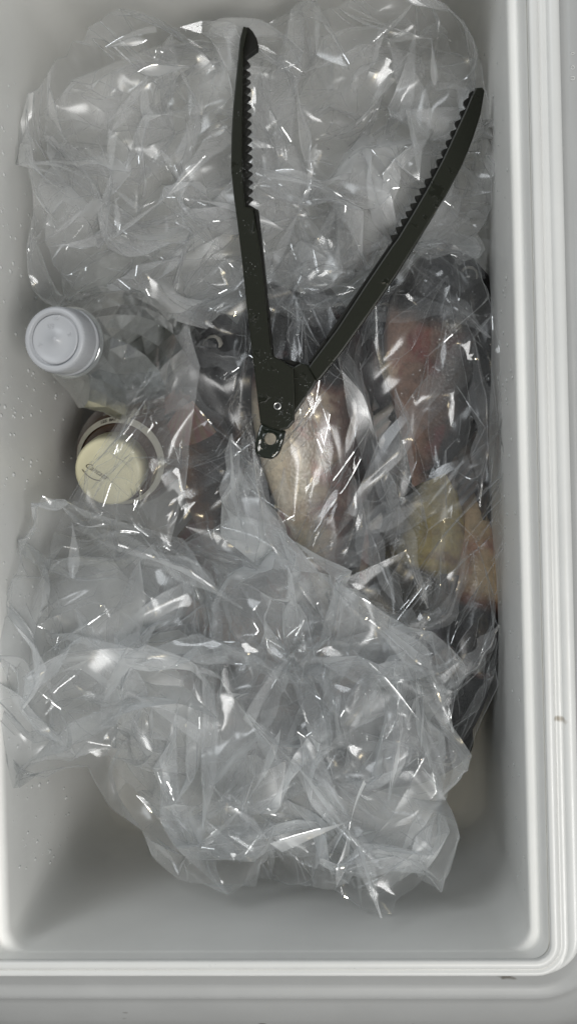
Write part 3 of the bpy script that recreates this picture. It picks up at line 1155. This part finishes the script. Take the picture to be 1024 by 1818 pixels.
def crumpled_sheet(outline, seed, spacing, iso, aniso, fold_k, drop, thick, rough=0.008, its=(300, 40, 0), zref=0.12,
                   wander=0.004, bend=0.03, crease=0.0, longer=2.6, slack=0.006, sharpen=10, sparse=0.35, floor=True, knots=(), settle=0.00004):
    """A sheet of film larger than the ground it covers, relaxed until it buckles into facets and ridges.

    outline: (px, py[, z]) round the edge; knots: more (px, py, z) that set the height inside; crease: direction the ridges run in."""
    rng_ = np.random.RandomState(seed)
    ctl = [at(p[0], p[1], p[2] if len(p) > 2 else zref) for p in list(outline) + list(knots)]
    cxy = np.array([(p.x, p.y) for p in ctl])
    cz_ = np.array([p.z for p in ctl])

    def height(xy):
        d2 = ((xy[:, None, :] - cxy[None]) ** 2).sum(2) + 1e-5
        w = 1.0 / d2 ** 1.5
        return (w * cz_).sum(1) / w.sum(1) - drop

    c_, s_ = math.cos(crease), math.sin(crease)

    def warp(x, y):
        return ((x * c_ + y * s_) / longer, -x * s_ + y * c_)

    def unwarp(u, v_):
        u = u * longer
        return (u * c_ - v_ * s_, u * s_ + v_ * c_)
    P2 = [Vector(warp(p.x, p.y)) for p in ctl[:len(outline)]]
    bnd = []
    for a, b in zip(P2, P2[1:] + P2[:1]):
        n_ = max(1, int((b - a).length / spacing))
        for k in range(n_):
            q = a.lerp(b, k / n_)
            bnd.append((q.x + rng_.normal() * spacing * 0.10, q.y + rng_.normal() * spacing * 0.10))
    bx = np.array(bnd)
    x0, y0 = bx.min(0)
    x1, y1 = bx.max(0)
    inner_ = []
    jj = 0
    y = y0 + spacing * 0.5
    nbx, nby = bx[:, 0], bx[:, 1]
    rx, ry = np.roll(nbx, -1), np.roll(nby, -1)
    while y < y1:
        x = x0 + (spacing * 0.5 if jj % 2 else 0)
        while x < x1:
            qx, qy = x + rng_.normal() * spacing * 0.36, y + rng_.normal() * spacing * 0.36
            cross = ((nby > qy) != (ry > qy)) & (qx < (rx - nbx) * (qy - nby) / (ry - nby + 1e-12) + nbx)
            if rng_.rand() < sparse:
                x += spacing
                continue
            if cross.sum() % 2 == 1 and ((nbx - qx) ** 2 + (nby - qy) ** 2).min() > (spacing * 0.4) ** 2:
                inner_.append((qx, qy))
            x += spacing
        y += spacing * 0.87
        jj += 1
    pts_ = [Vector(p) for p in bnd] + [Vector(p) for p in inner_]
    nb = len(bnd)
    vo, eo, fo, *_ = delaunay_2d_cdt(pts_, [(i, (i + 1) % nb) for i in range(nb)], [], 1, 1e-7)
    flat = np.array([unwarp(v_.x, v_.y) for v_ in vo])
    T = [tuple(f) for f in fo if len(f) == 3]
    f_dir = fourier(rng_, 6, fold_k * 0.35, fold_k * 0.9)
    f_z = fourier(rng_, 24, fold_k, fold_k * 4)
    f_sx, f_sy = fourier(rng_, 16, fold_k, fold_k * 4), fourier(rng_, 16, fold_k, fold_k * 4)
    ed, opp = topology(T)
    E = np.array(list(ed.keys()))
    mid = (flat[E[:, 0]] + flat[E[:, 1]]) / 2
    ev = flat[E[:, 1]] - flat[E[:, 0]]
    el = np.hypot(ev[:, 0], ev[:, 1])
    ang = crease + PI / 2 + f_dir(mid[:, 0], mid[:, 1]) * 0.6
    cs = ((ev[:, 0] * np.cos(ang) + ev[:, 1] * np.sin(ang)) / el) ** 2
    free = np.array([len(opp[k]) == 1 for k in ed.keys()])
    L = el * (1 + np.where(free, 0.01, iso + aniso * cs))
    P = np.zeros((len(flat), 3))
    P[:, 0] = flat[:, 0] + f_sx(flat[:, 0], flat[:, 1]) * wander
    P[:, 1] = flat[:, 1] + f_sy(flat[:, 0], flat[:, 1]) * wander
    base_z = height(flat)
    lo = grid_at(LOW, flat[:, 0], flat[:, 1]) if floor else 0.004
    P[:, 2] = np.maximum(lo, base_z) + f_z(flat[:, 0], flat[:, 1]) * rough
    pin_xy = flat.copy()
    for lv in range(3):
        nv = len(P)
        isb = np.zeros(nv, bool)
        for k, o_ in opp.items():
            if len(o_) == 1:
                isb[k[0]] = isb[k[1]] = True
        bi = np.nonzero(isb)[0]
        B = [(E[b, 0], E[b, 1], L[b]) for b in colour_edges(E, nv)]
        BE, BL_ = [], []
        for k, o_ in opp.items():
            if len(o_) == 2 and o_[0] != o_[1]:
                la, lb = L[ed[tuple(sorted((k[0], o_[0])))]], L[ed[tuple(sorted((k[1], o_[0])))]]
                lc, ld = L[ed[tuple(sorted((k[0], o_[1])))]], L[ed[tuple(sorted((k[1], o_[1])))]]
                e0 = L[ed[k]]
                xa = (la * la - lb * lb + e0 * e0) / (2 * e0)
                ya = math.sqrt(max(1e-12, la * la - xa * xa))
                xc = (lc * lc - ld * ld + e0 * e0) / (2 * e0)
                yc_ = math.sqrt(max(1e-12, lc * lc - xc * xc))
                BE.append((o_[0], o_[1]))
                BL_.append(math.hypot(xa - xc, ya + yc_))
        BE = np.array(BE)
        BL_ = np.array(BL_)
        BB = [(BE[b, 0], BE[b, 1], BL_[b]) for b in colour_edges(BE, nv)]
        Q = P.copy()
        base_z = height(flat)
        bk = (bend, bend, 0.6)[lv]
        for it in range(its[lv]):
            vel = (P - Q) * 0.80
            Q = P.copy()
            P = P + vel
            P[:, 2] -= settle
            for _ in range(2):
                for (a, b, l_) in B:
                    d = P[b] - P[a]
                    n_ = np.sqrt((d * d).sum(1)) + 1e-9
                    d *= (0.5 * (n_ - l_) / n_)[:, None]
                    P[a] += d
                    P[b] -= d
            for (a, b, l_) in BB:
                d = P[b] - P[a]
                n_ = np.sqrt((d * d).sum(1)) + 1e-9
                d *= (bk * 0.5 * np.minimum(n_ - l_, 0) / n_)[:, None]
                P[a] += d
                P[b] -= d
            P[bi, :2] += (pin_xy[bi] - P[bi, :2]) * 0.6
            off = pin_xy - P[:, :2]
            far = np.sqrt((off * off).sum(1)) + 1e-9
            P[:, :2] += off * (0.15 * np.maximum(0, 1 - 0.018 / far))[:, None]
            gl = grid_at(LOW, P[:, 0], P[:, 1]) if floor else 0.004
            lo = np.maximum(gl, base_z - thick / 2)
            hi = np.minimum(np.maximum(base_z + thick / 2, gl + 0.004), grid_at(HIGH, P[:, 0], P[:, 1]))
            P[:, 2] = np.where(P[:, 2] < lo, P[:, 2] + (lo - P[:, 2]) * 0.7, P[:, 2])
            P[:, 2] = np.where(P[:, 2] > hi, P[:, 2] + (hi - P[:, 2]) * 0.5, P[:, 2])
            wz = (P[:, 2] - 0.08) * 0.02
            P[:, 0] = np.clip(P[:, 0], XWALL0 - wz, XWALL1 + wz)
            P[:, 1] = np.clip(P[:, 1], YWALL0, YWALL1)
        # split every triangle into four; the finer film keeps a little slack of its own
        k_ = 1.0 + (slack, slack * 0.4, 0)[lv]
        newP = (P[E[:, 0]] + P[E[:, 1]]) / 2
        if lv < 1:
            newP = newP + rng_.normal(size=newP.shape) * spacing * 0.02
        flat = np.vstack([flat, (flat[E[:, 0]] + flat[E[:, 1]]) / 2])
        pin_xy = np.vstack([pin_xy, (pin_xy[E[:, 0]] + pin_xy[E[:, 1]]) / 2])
        P = np.vstack([P, newP])
        T2, LE = [], {}

        def put(u, v_, l_):
            LE[(u, v_) if u < v_ else (v_, u)] = l_
        for (a, b, c) in T:
            iab, ibc, ica = (ed[(a, b) if a < b else (b, a)], ed[(b, c) if b < c else (c, b)], ed[(a, c) if a < c else (c, a)])
            ab, bc, ca = nv + iab, nv + ibc, nv + ica
            T2 += [(a, ab, ca), (ab, b, bc), (ca, bc, c), (ab, bc, ca)]
            if lv < 2:
                put(a, ab, L[iab] / 2 * k_)
                put(b, ab, L[iab] / 2 * k_)
                put(b, bc, L[ibc] / 2 * k_)
                put(c, bc, L[ibc] / 2 * k_)
                put(c, ca, L[ica] / 2 * k_)
                put(a, ca, L[ica] / 2 * k_)
                put(ab, bc, L[ica] / 2 * k_)
                put(bc, ca, L[iab] / 2 * k_)
                put(ab, ca, L[ibc] / 2 * k_)
        T = T2
        if lv < 2:
            ed, opp = topology(T)
            E = np.array(list(ed.keys()))
            L = np.array([LE[k] for k in ed.keys()])
    return facet(P, np.array(T), sharpen), T


def facet(P, T, rounds, sigma=0.40):
    """Even out the film between its ridges: bilateral smoothing of the face normals, then fit the vertices to them."""
    if rounds <= 0:
        return P
    nf = len(T)
    e_ = np.vstack([T[:, [0, 1]], T[:, [1, 2]], T[:, [2, 0]]])
    e_.sort(axis=1)
    fid = np.tile(np.arange(nf), 3)
    key = e_[:, 0].astype(np.int64) * (len(P) + 1) + e_[:, 1]
    od = np.argsort(key, kind='stable')
    ks, fs = key[od], fid[od]
    same = np.nonzero(ks[1:] == ks[:-1])[0]
    fa_, fb_ = fs[same], fs[same + 1]
    n_ = np.cross(P[T[:, 1]] - P[T[:, 0]], P[T[:, 2]] - P[T[:, 0]])
    n_ /= np.linalg.norm(n_, axis=1)[:, None] + 1e-15
    for _ in range(rounds):
        d2 = ((n_[fa_] - n_[fb_]) ** 2).sum(1)
        w = np.exp(-d2 / (2 * sigma * sigma))
        acc = n_.copy() * 0.5
        for c in range(3):
            acc[:, c] += np.bincount(fa_, w * n_[fb_, c], nf) + np.bincount(fb_, w * n_[fa_, c], nf)
        n_ = acc / (np.linalg.norm(acc, axis=1)[:, None] + 1e-15)
    vcount = np.bincount(T.ravel(), minlength=len(P))
    for _ in range(12):
        cen_ = (P[T[:, 0]] + P[T[:, 1]] + P[T[:, 2]]) / 3
        dv = np.zeros_like(P)
        for k in range(3):
            v_ = T[:, k]
            t_ = ((cen_ - P[v_]) * n_).sum(1)
            for c in range(3):
                dv[:, c] += np.bincount(v_, t_ * n_[:, c], len(P))
        P = P + dv / np.maximum(vcount, 1)[:, None]
    return P


def film_obj(P, T, mat, root, seed, name='film_layer'):
    o_ = mesh_obj(name, P, T, mat, root)
    f_ = fourier(np.random.RandomState(seed + 900), 14, 60, 420)
    v_ = np.clip(0.5 + 0.33 * f_(P[:, 0], P[:, 1]), 0, 1.2)
    a_ = o_.data.attributes.new('frost', 'FLOAT', 'POINT')
    a_.data.foreach_set('value', v_.astype(np.float32))
    o_.data.set_sharp_from_angle(angle=math.radians(24))
    if name == 'film_layer':
        crease_lines(P, np.array(T), root, mat)
    return o_


def folds(poly, knots, n_pinch, seed, mat, root, crease_deg, zoff=(-0.03, 0.004), length=(0.018, 0.075), per=(3, 7), spread=0.5, floor=True, frost=(0.05, 1.25), wide=(0.10, 0.42)):
    """Narrow doubled-over folds of film that fan out from pinch points; every fold is a thin curved triangle."""
    r_ = np.random.RandomState(seed)
    ctl = [at(*p) if len(p) > 2 else at(p[0], p[1], 0.12) for p in list(poly) + list(knots)]
    cxy = np.array([(p.x, p.y) for p in ctl])
    cz_ = np.array([p.z for p in ctl])
    po = cxy[:len(poly)]
    rx_, ry_ = np.roll(po[:, 0], -1), np.roll(po[:, 1], -1)

    def inside(x, y):
        c = ((po[:, 1] > y) != (ry_ > y)) & (x < (rx_ - po[:, 0]) * (y - po[:, 1]) / (ry_ - po[:, 1] + 1e-12) + po[:, 0])
        return c.sum() % 2 == 1

    def height(x, y):
        w = 1.0 / (((cxy - (x, y)) ** 2).sum(1) + 1e-5) ** 1.5
        return (w * cz_).sum() / w.sum()
    lo_, hi_ = po.min(0), po.max(0)
    V_, F_, FR = [], [], []
    done = 0
    while done < n_pinch:
        x, y = r_.uniform(lo_[0], hi_[0]), r_.uniform(lo_[1], hi_[1])
        if not inside(x, y):
            continue
        done += 1
        main = math.radians(crease_deg) + r_.normal() * 0.7
        dz0 = r_.uniform(*zoff)
        for _ in range(r_.randint(*per)):
            a = main + r_.normal() * spread + (PI if r_.rand() < 0.35 else 0)
            ln = r_.uniform(*length)
            wd = ln * r_.uniform(*wide)
            roll = r_.normal() * 0.65
            bow = r_.normal() * 0.10 * ln
            cup = r_.normal() * 0.22
            rise = r_.normal() * 0.10
            fr_ = r_.uniform(*frost)
            t_ = Vector((math.cos(a), math.sin(a), rise)).normalized()
            sd = t_.cross(Vector((0, 0, 1))).normalized()
            up = sd.cross(t_)
            sd, up = sd * math.cos(roll) + up * math.sin(roll), up * math.cos(roll) - sd * math.sin(roll)
            skew = r_.normal() * 0.5
            peak, tail = r_.uniform(0.8, 2.4), (0.9 if r_.rand() < 0.2 else r_.uniform(0.0, 0.3))
            NI, NJ = 8, 4
            grid = []
            ok_ = True
            for i in range(NI + 1):
                s_ = i / NI
                for j in range(NJ + 1):
                    u = j / NJ * 2 - 1
                    w_ = wd * 0.5 * (0.03 + math.sin(PI * s_ ** peak) * (1 - tail) + tail * s_)
                    p = Vector((x, y, 0)) + t_ * (ln * s_ * (1 + 0.18 * skew * u)) + sd * (w_ * u) + up * (bow * math.sin(s_ * PI) + cup * w_ * (1 - u * u))
                    if not inside(p.x, p.y):
                        ok_ = False
                    grid.append(p)
            if not ok_:
                continue
            hb = height(x, y) + dz0
            b0 = len(V_)
            for p in grid:
                z_ = p.z + hb
                z_ = min(z_, float(grid_at(HIGH, np.array([p.x]), np.array([p.y]))[0]))
                if floor:
                    z_ = max(z_, float(grid_at(LOW, np.array([p.x]), np.array([p.y]))[0]) + 0.001)
                wz = (z_ - 0.08) * 0.02
                V_.append((min(max(p.x, XWALL0 - wz), XWALL1 + wz), min(max(p.y, YWALL0), YWALL1), z_))
                FR.append(fr_)
            for i in range(NI):
                for j in range(NJ):
                    q = b0 + i * (NJ + 1) + j
                    F_.append((q, q + 1, q + NJ + 2))
                    F_.append((q, q + NJ + 2, q + NJ + 1))
    o_ = mesh_obj('folds', V_, F_, mat, root)
    o_['kind'] = 'stuff'
    a_ = o_.data.attributes.new('frost', 'FLOAT', 'POINT')
    a_.data.foreach_set('value', np.array(FR, dtype=np.float32))
    crease_lines(np.array(V_), np.array(F_), root, mat, 60.0, 0.00014)
    return o_


def crease_lines(P, T, root, mat, limit=34.0, wid=0.00022):
    """The stress-whitened lines along the sharp folds, as thin ribbons lying on the ridges."""
    nf = len(T)
    e_ = np.vstack([T[:, [0, 1]], T[:, [1, 2]], T[:, [2, 0]]])
    e_.sort(axis=1)
    fid = np.tile(np.arange(nf), 3)
    key = e_[:, 0].astype(np.int64) * (len(P) + 1) + e_[:, 1]
    od = np.argsort(key, kind='stable')
    ks, fs, es = key[od], fid[od], e_[od]
    same = np.nonzero(ks[1:] == ks[:-1])[0]
    n_ = np.cross(P[T[:, 1]] - P[T[:, 0]], P[T[:, 2]] - P[T[:, 0]])
    n_ /= np.linalg.norm(n_, axis=1)[:, None] + 1e-15
    na, nb_ = n_[fs[same]], n_[fs[same + 1]]
    dot = (na * nb_).sum(1)
    keep = (dot < math.cos(math.radians(limit)))
    ee = es[same][keep]
    nn = na[keep] + nb_[keep]
    nn /= np.linalg.norm(nn, axis=1)[:, None] + 1e-9
    nn *= np.where(nn[:, 2:3] < 0, -1, 1)
    # free edges of the film show as lines too
    single = np.ones(len(ks), bool)
    single[same] = False
    single[same + 1] = False
    ee = np.vstack([ee, es[single]])
    nn = np.vstack([nn, n_[fs[single]] * np.where(n_[fs[single]][:, 2:3] < 0, -1, 1)])
    if len(ee) == 0:
        return
    a, b = P[ee[:, 0]], P[ee[:, 1]]
    t_ = b - a
    sd = np.cross(t_, nn)
    sd /= np.linalg.norm(sd, axis=1)[:, None] + 1e-12
    up = nn * 0.00012
    V_ = np.concatenate([a + sd * wid + up, a - sd * wid + up, b - sd * wid + up, b + sd * wid + up])
    m_ = len(ee)
    i_ = np.arange(m_)
    F_ = np.stack([i_, i_ + m_, i_ + 2 * m_, i_ + 3 * m_], 1)
    o_ = mesh_obj('crease_lines', V_, F_, M_CREASE, root)
    o_['kind'] = 'stuff'


def pleat(path, width, tall, seed, mat, root, lean=0.3):
    """A standing fold of film: a narrow tent along a path of (px, py, z), running out to nothing at its ends."""
    r_ = random.Random(seed)
    pts3 = [at(*p) for p in path]
    n_ = 26
    V_, F_ = [], []
    seg_l = [0.0]
    for a, b in zip(pts3[:-1], pts3[1:]):
        seg_l.append(seg_l[-1] + (b - a).length)
    ph = r_.uniform(0, 6)
    for i in range(n_ + 1):
        s_ = seg_l[-1] * i / n_
        k = max(j_ for j_ in range(len(pts3) - 1) if seg_l[j_] <= s_ + 1e-9)
        u = (s_ - seg_l[k]) / (seg_l[k + 1] - seg_l[k])
        p = pts3[k].lerp(pts3[k + 1], u)
        t_ = (pts3[k + 1] - pts3[k]).normalized()
        sd = t_.cross(Vector((0, 0, 1))).normalized()
        e = min(1.0, 3.0 * min(i, n_ - i) / n_) * (0.75 + 0.25 * math.sin(ph + i * 0.7)) + 0.04
        top = p + Vector((0, 0, tall * e)) + sd * (lean * width * e + r_.gauss(0, width * 0.05))
        V_ += [p - sd * width * 1.6 * e, p - sd * width * 0.5 * e + Vector((0, 0, tall * 0.25 * e)), top - sd * 0.0004, top + sd * 0.0004,
               p + sd * width * 0.5 * e + Vector((0, 0, tall * 0.2 * e)), p + sd * width * 1.8 * e - Vector((0, 0, 0.001))]
    for i in range(n_):
        for j_ in range(5):
            a = i * 6 + j_
            F_.append((a, a + 1, a + 7, a + 6))
    return film_obj(np.array([tuple(v) for v in V_]), F_, mat, root, seed, 'pleat')


def add_droplets(P, T, n, seed, parent, rmin=0.00025, rmax=0.0009):
    rng_ = np.random.RandomState(seed)
    T_ = np.array(T)
    idx = rng_.randint(0, len(T_), n)
    A, B, C = P[T_[idx, 0]], P[T_[idx, 1]], P[T_[idx, 2]]
    nn = np.cross(B - A, C - A)
    nn /= np.linalg.norm(nn, axis=1)[:, None] + 1e-12
    nn *= np.where(nn[:, 2:3] < 0, -1, 1)
    pp = (A + B + C) / 3
    rr = rmin + (rmax - rmin) * rng_.rand(n) ** 2.5
    big = rng_.rand(n) < 0.03
    rr[big] *= 1.9
    V_, F_ = dome_mesh(pp, nn, rr, 0.7, 7)
    o_ = mesh_obj('droplets', V_, F_, M_WATER, parent)
    o_['kind'] = 'stuff'
    return o_


M_CREASE = film_material('whitened_creases', (0.85, 0.86, 0.87), 0.55, 0.16)
M_FILM_T = film_material('clear_film_neutral', (0.91, 0.915, 0.915), 0.24, 0.046, (0.95, 0.952, 0.952))
M_FILM_F = film_material('clear_film_over_fish', (0.86, 0.87, 0.885), 0.026, 0.038, (0.965, 0.967, 0.967))
M_FILM_B = film_material('clear_film_bluish', (0.89, 0.908, 0.915), 0.24, 0.046, (0.945, 0.95, 0.952))

UP = [(45, 150, .17), (100, 95, .165), (170, 55, .15), (260, 45, .13), (340, 55, .12), (420, 35, .12), (500, 25, .12), (570, 10, .13), (650, 5, .13),
      (730, 8, .13), (790, 25, .13), (835, 60, .13), (860, 110, .13), (880, 190, .13), (885, 260, .13), (876, 330, .13), (850, 400, .13),
      (866, 430, .14), (846, 455, .14), (790, 428, .125), (740, 420, .12), (690, 432, .12), (640, 475, .12), (560, 515, .12), (480, 500, .12),
      (430, 500, .12), (370, 530, .125), (300, 548, .13), (250, 520, .14), (180, 505, .16), (100, 512, .17), (75, 470, .17), (62, 400, .17),
      (66, 320, .17), (60, 250, .17), (40, 200, .17)]
UP = [(500 + (p[0] - 500) * (1.035 if p[0] < 500 else 1.0), 280 + (p[1] - 280) * 1.03, p[2]) for p in UP]
UPK = [(300, 280, .135), (450, 280, .125), (600, 240, .10), (700, 300, .125), (200, 380, .15), (150, 190, .12), (250, 200, .135), (600, 400, .13)]
FI = [(330, 560), (380, 525), (440, 495), (530, 480), (620, 470), (700, 425), (780, 425), (850, 450, .13), (872, 540, .132), (884, 640, .134),
      (890, 760, .136), (890, 880, .136), (889, 1000, .136), (888, 1120, .136), (872, 1230, .13), (845, 1310, .12), (812, 1385, .10), (740, 1400, .09),
      (640, 1330, .09), (520, 1250, .09), (420, 1120, .10), (350, 1010, .12), (260, 960, .13), (180, 930, .135), (120, 890, .14), (175, 800, .14),
      (235, 715, .14), (285, 630, .13)]
FIK = [(600, 600, .105), (560, 800, .118), (750, 750, .11), (820, 1100, .115), (450, 750, .11), (640, 1000, .11)]
LO = [(85, 882, .16), (130, 892, .155), (190, 915, .15), (250, 940, .145), (330, 965, .14), (395, 940, .14), (405, 860, .14), (420, 762, .135),
      (440, 800, .135), (470, 880, .14), (520, 960, .145), (590, 1030, .15), (690, 1090, .15), (770, 1150, .155), (806, 1200, .155), (806, 1300, .155),
      (800, 1400, .155), (795, 1480, .16), (765, 1555, .165), (725, 1605, .17), (685, 1645, .175), (640, 1640, .175), (595, 1595, .16),
      (500, 1575, .15), (400, 1590, .15), (320, 1560, .14), (270, 1530, .135), (250, 1480, .13), (195, 1430, .13), (165, 1350, .14), (110, 1365, .165),
      (60, 1400, .185), (2, 1385, .197), (-14, 1290, .198), (-14, 1200, .197), (-8, 1120, .195), (22, 1030, .187), (48, 950, .177)]
LOK = [(300, 1100, .155), (450, 1150, .165), (600, 1250, .17), (300, 1300, .165), (500, 1400, .165), (150, 1150, .18), (680, 1400, .17)]


def vary(poly, k, seed, jit=0.05):
    """The same outline drawn in a little and uneven, for the layers under the top one."""
    r_ = random.Random(seed)
    cx_ = sum(p[0] for p in poly) / len(poly)
    cy_ = sum(p[1] for p in poly) / len(poly)
    out = []
    for p in poly:
        q = k + r_.uniform(-jit, jit * 0.4)
        out.append((cx_ + (p[0] - cx_) * q, cy_ + (p[1] - cy_) * q) + tuple(p[2:]))
    return out


def bag(root, mat, layers, droplets):
    for i, kw in enumerate(layers):
        P, T = crumpled_sheet(**kw)
        film_obj(P, T, mat, root, kw['seed'])
        if i in droplets:
            add_droplets(P, T, droplets[i], 50 + i, root)


def sheet(outline, seed, spacing, iso, aniso, crease_deg, drop, thick, **kw):
    d = dict(outline=outline, seed=seed, spacing=spacing, iso=iso, aniso=aniso, fold_k=85, drop=drop, thick=thick, crease=math.radians(crease_deg))
    d.update(kw)
    return d


bag1 = empty('plastic_bag', 'crumpled clear plastic bag filling the far end under the tongs jaws', 'plastic bag', tuple(at(450, 280, 0.05)), 'clear plastic bags')
CR = dict(wander=0.006, rough=0.010, bend=0.14, longer=2.8, sparse=0.25, slack=0.008, its=(420, 40, 0), sharpen=6, fold_k=165)
bag(bag1, M_FILM_T, [
    sheet(UP, 21, 0.0050, 0.45, 0.65, -60, 0.006, 0.030, knots=UPK, **CR),
    sheet(vary(UP, 0.97, 2), 22, 0.0055, 0.40, 0.6, 20, 0.026, 0.034, knots=UPK, **CR),
    sheet(vary(UP, 0.95, 3), 23, 0.0068, 0.35, 0.60, 70, 0.055, 0.04, knots=UPK, **CR)], {0: 900})
bag2 = empty('fish_bag', 'clear wet plastic bag stretched over the pile of fish', 'plastic bag', tuple(at(650, 800, 0.05)), 'clear plastic bags')
bag(bag2, M_FILM_F, [
    sheet(FI, 31, 0.0065, 0.05, 0.34, 52, 0.0, 0.016, rough=0.006, wander=0.003, knots=FIK, longer=4.0, bend=0.12, fold_k=130),
    sheet(vary(FI, 0.985, 5), 32, 0.0075, 0.05, 0.30, 100, 0.006, 0.016, rough=0.006, wander=0.003, knots=FIK, longer=3.5, bend=0.12, fold_k=130)], {0: 1000})
bag3 = empty('plastic_bag', 'bluish crumpled clear plastic bag heaped over the near end', 'plastic bag', tuple(at(430, 1250, 0.05)), 'clear plastic bags')
bag(bag3, M_FILM_B, [
    sheet(LO, 41, 0.0052, 0.45, 0.65, -50, 0.004, 0.030, knots=LOK, floor=False, **CR),
    sheet(vary(LO, 0.97, 6), 42, 0.0057, 0.40, 0.6, 40, 0.024, 0.034, knots=LOK, floor=False, **CR),
    sheet(vary(LO, 0.95, 7), 43, 0.0070, 0.35, 0.60, -75, 0.05, 0.04, knots=LOK, floor=False, **CR)], {0: 900})
M_FILM_L = film_material('clear_film_pleats', (0.87, 0.88, 0.89), 0.13, 0.055, (0.95, 0.952, 0.952))
M_FILM_P = film_material('clear_film_folded_double', (0.86, 0.87, 0.885), 0.06, 0.042, (0.92, 0.925, 0.925))
for k, (poly, cr) in enumerate([
        ([(831, 575), (703, 740), (718, 805), (838, 670)], 55), ([(703, 745), (718, 802), (691, 948), (612, 911), (642, 851)], 60),
        ([(885, 815), (790, 860), (685, 920), (551, 1005), (600, 1020), (700, 960), (800, 890)], 30),
        ([(569, 948), (697, 1009), (746, 1173), (679, 1142), (588, 1045)], -50), ([(806, 839), (826, 966), (782, 1118), (746, 1173), (786, 978)], 75),
        ([(325, 565), (240, 710), (120, 888), (185, 930), (300, 965), (335, 800), (350, 650)], 55),
        ([(345, 545), (470, 520), (620, 500), (720, 520), (600, 545), (450, 555)], 0),
        ([(700, 430), (790, 405), (868, 425), (866, 495), (830, 522), (760, 480)], -30), ([(330, 480), (450, 440), (520, 520), (430, 600), (340, 570)], 40),
        ([(520, 430), (640, 440), (670, 515), (560, 555), (500, 520)], -20),
        ([(540, 860), (600, 820), (660, 870), (640, 1010), (560, 1000)], 70), ([(250, 900), (340, 720), (420, 790), (430, 960), (330, 985)], 65)]):
    P, T = crumpled_sheet([p + (0.134 if k != 5 else 0.140,) for p in poly], 600 + k, 0.0075, 0.02, 0.16, 120, 0.0, 0.010, rough=0.003, wander=0.001,
                          crease=math.radians(cr), longer=3.0, sparse=0.2)
    film_obj(P, T, M_FILM_T if k == 5 else M_FILM_P, bag2, 600 + k, 'film_flap')
folds(UP, UPK, 16, 71, M_FILM_T, bag1, -55, wide=(0.08, 0.24), length=(0.015, 0.045))
folds(LO, LOK, 18, 73, M_FILM_B, bag3, -50, floor=False, wide=(0.08, 0.24), length=(0.015, 0.045))
folds(FI, FIK, 10, 75, M_FILM_F, bag2, 55, zoff=(-0.003, 0.004), length=(0.03, 0.10), per=(2, 5), frost=(0.0, 0.9), wide=(0.12, 0.4))
for k, (path, w, h_) in enumerate([
        ([(872, 560, .122), (800, 640, .118), (720, 760, .116), (640, 880, .118), (590, 960, .122)], 0.0030, 0.006),
        ([(885, 765, .132), (820, 830, .122), (720, 900, .118), (560, 985, .125)], 0.0028, 0.006),
        ([(700, 690, .114), (720, 760, .114), (705, 870, .114), (695, 1000, .114)], 0.0030, 0.005),
        ([(360, 535, .122), (480, 540, .118), (620, 555, .116), (760, 545, .118), (850, 560, .125)], 0.0034, 0.005),
        ([(325, 575, .132), (345, 620, .125), (400, 640, .118), (470, 650, .115)], 0.0030, 0.005),
        ([(700, 440, .12), (760, 500, .12), (870, 600, .128)], 0.0026, 0.005),
        ([(790, 800, .118), (785, 900, .118), (770, 1060, .12), (735, 1160, .122)], 0.0024, 0.006),
        ([(830, 960, .118), (815, 1040, .12), (795, 1090, .122), (700, 1150, .125)], 0.0022, 0.006),
        ([(690, 1095, .128), (720, 1120, .124), (790, 1080, .12)], 0.0022, 0.005),
        ([(250, 760, .14), (330, 700, .130), (400, 770, .12), (430, 800, .118)], 0.0026, 0.005),
        ([(885, 1110, .13), (840, 1180, .122), (800, 1215, .12)], 0.0024, 0.005),
        ([(545, 850, .126), (570, 950, .13), (600, 1060, .145)], 0.0030, 0.006), ([(620, 830, .124), (650, 950, .13), (700, 1070, .145)], 0.0030, 0.006),
        ([(660, 780, .122), (690, 880, .126), (760, 1080, .14)], 0.0026, 0.006), ([(840, 600, .125), (860, 760, .13), (850, 900, .128)], 0.0026, 0.005),
        ([(505, 830, .128), (500, 920, .132), (515, 1010, .14)], 0.0028, 0.006)]):
    pleat(path, w * 1.35, h_, 300 + k, M_FILM_L, bag2, (-0.5, 0.4)[k % 2])
for k, (path, w, h_) in enumerate([
        ([(410, 770, .138), (418, 880, .14), (440, 980, .15)], 0.0042, 0.010),
        ([(450, 800, .138), (480, 950, .146), (560, 1080, .158)], 0.0036, 0.010),
        ([(110, 900, .165), (180, 960, .165), (330, 1010, .16), (430, 1080, .166)], 0.0036, 0.010),
        ([(560, 1010, .155), (650, 1090, .16), (760, 1180, .165), (805, 1300, .166)], 0.0034, 0.009),
        ([(440, 1270, .178), (540, 1370, .18), (640, 1500, .18), (675, 1630, .182)], 0.0036, 0.009),
        ([(700, 1180, .168), (710, 1300, .172), (690, 1420, .174)], 0.0030, 0.009)]):
    pleat(path, w, h_, 330 + k, M_FILM_B, bag3, (-0.5, 0.4)[k % 2])
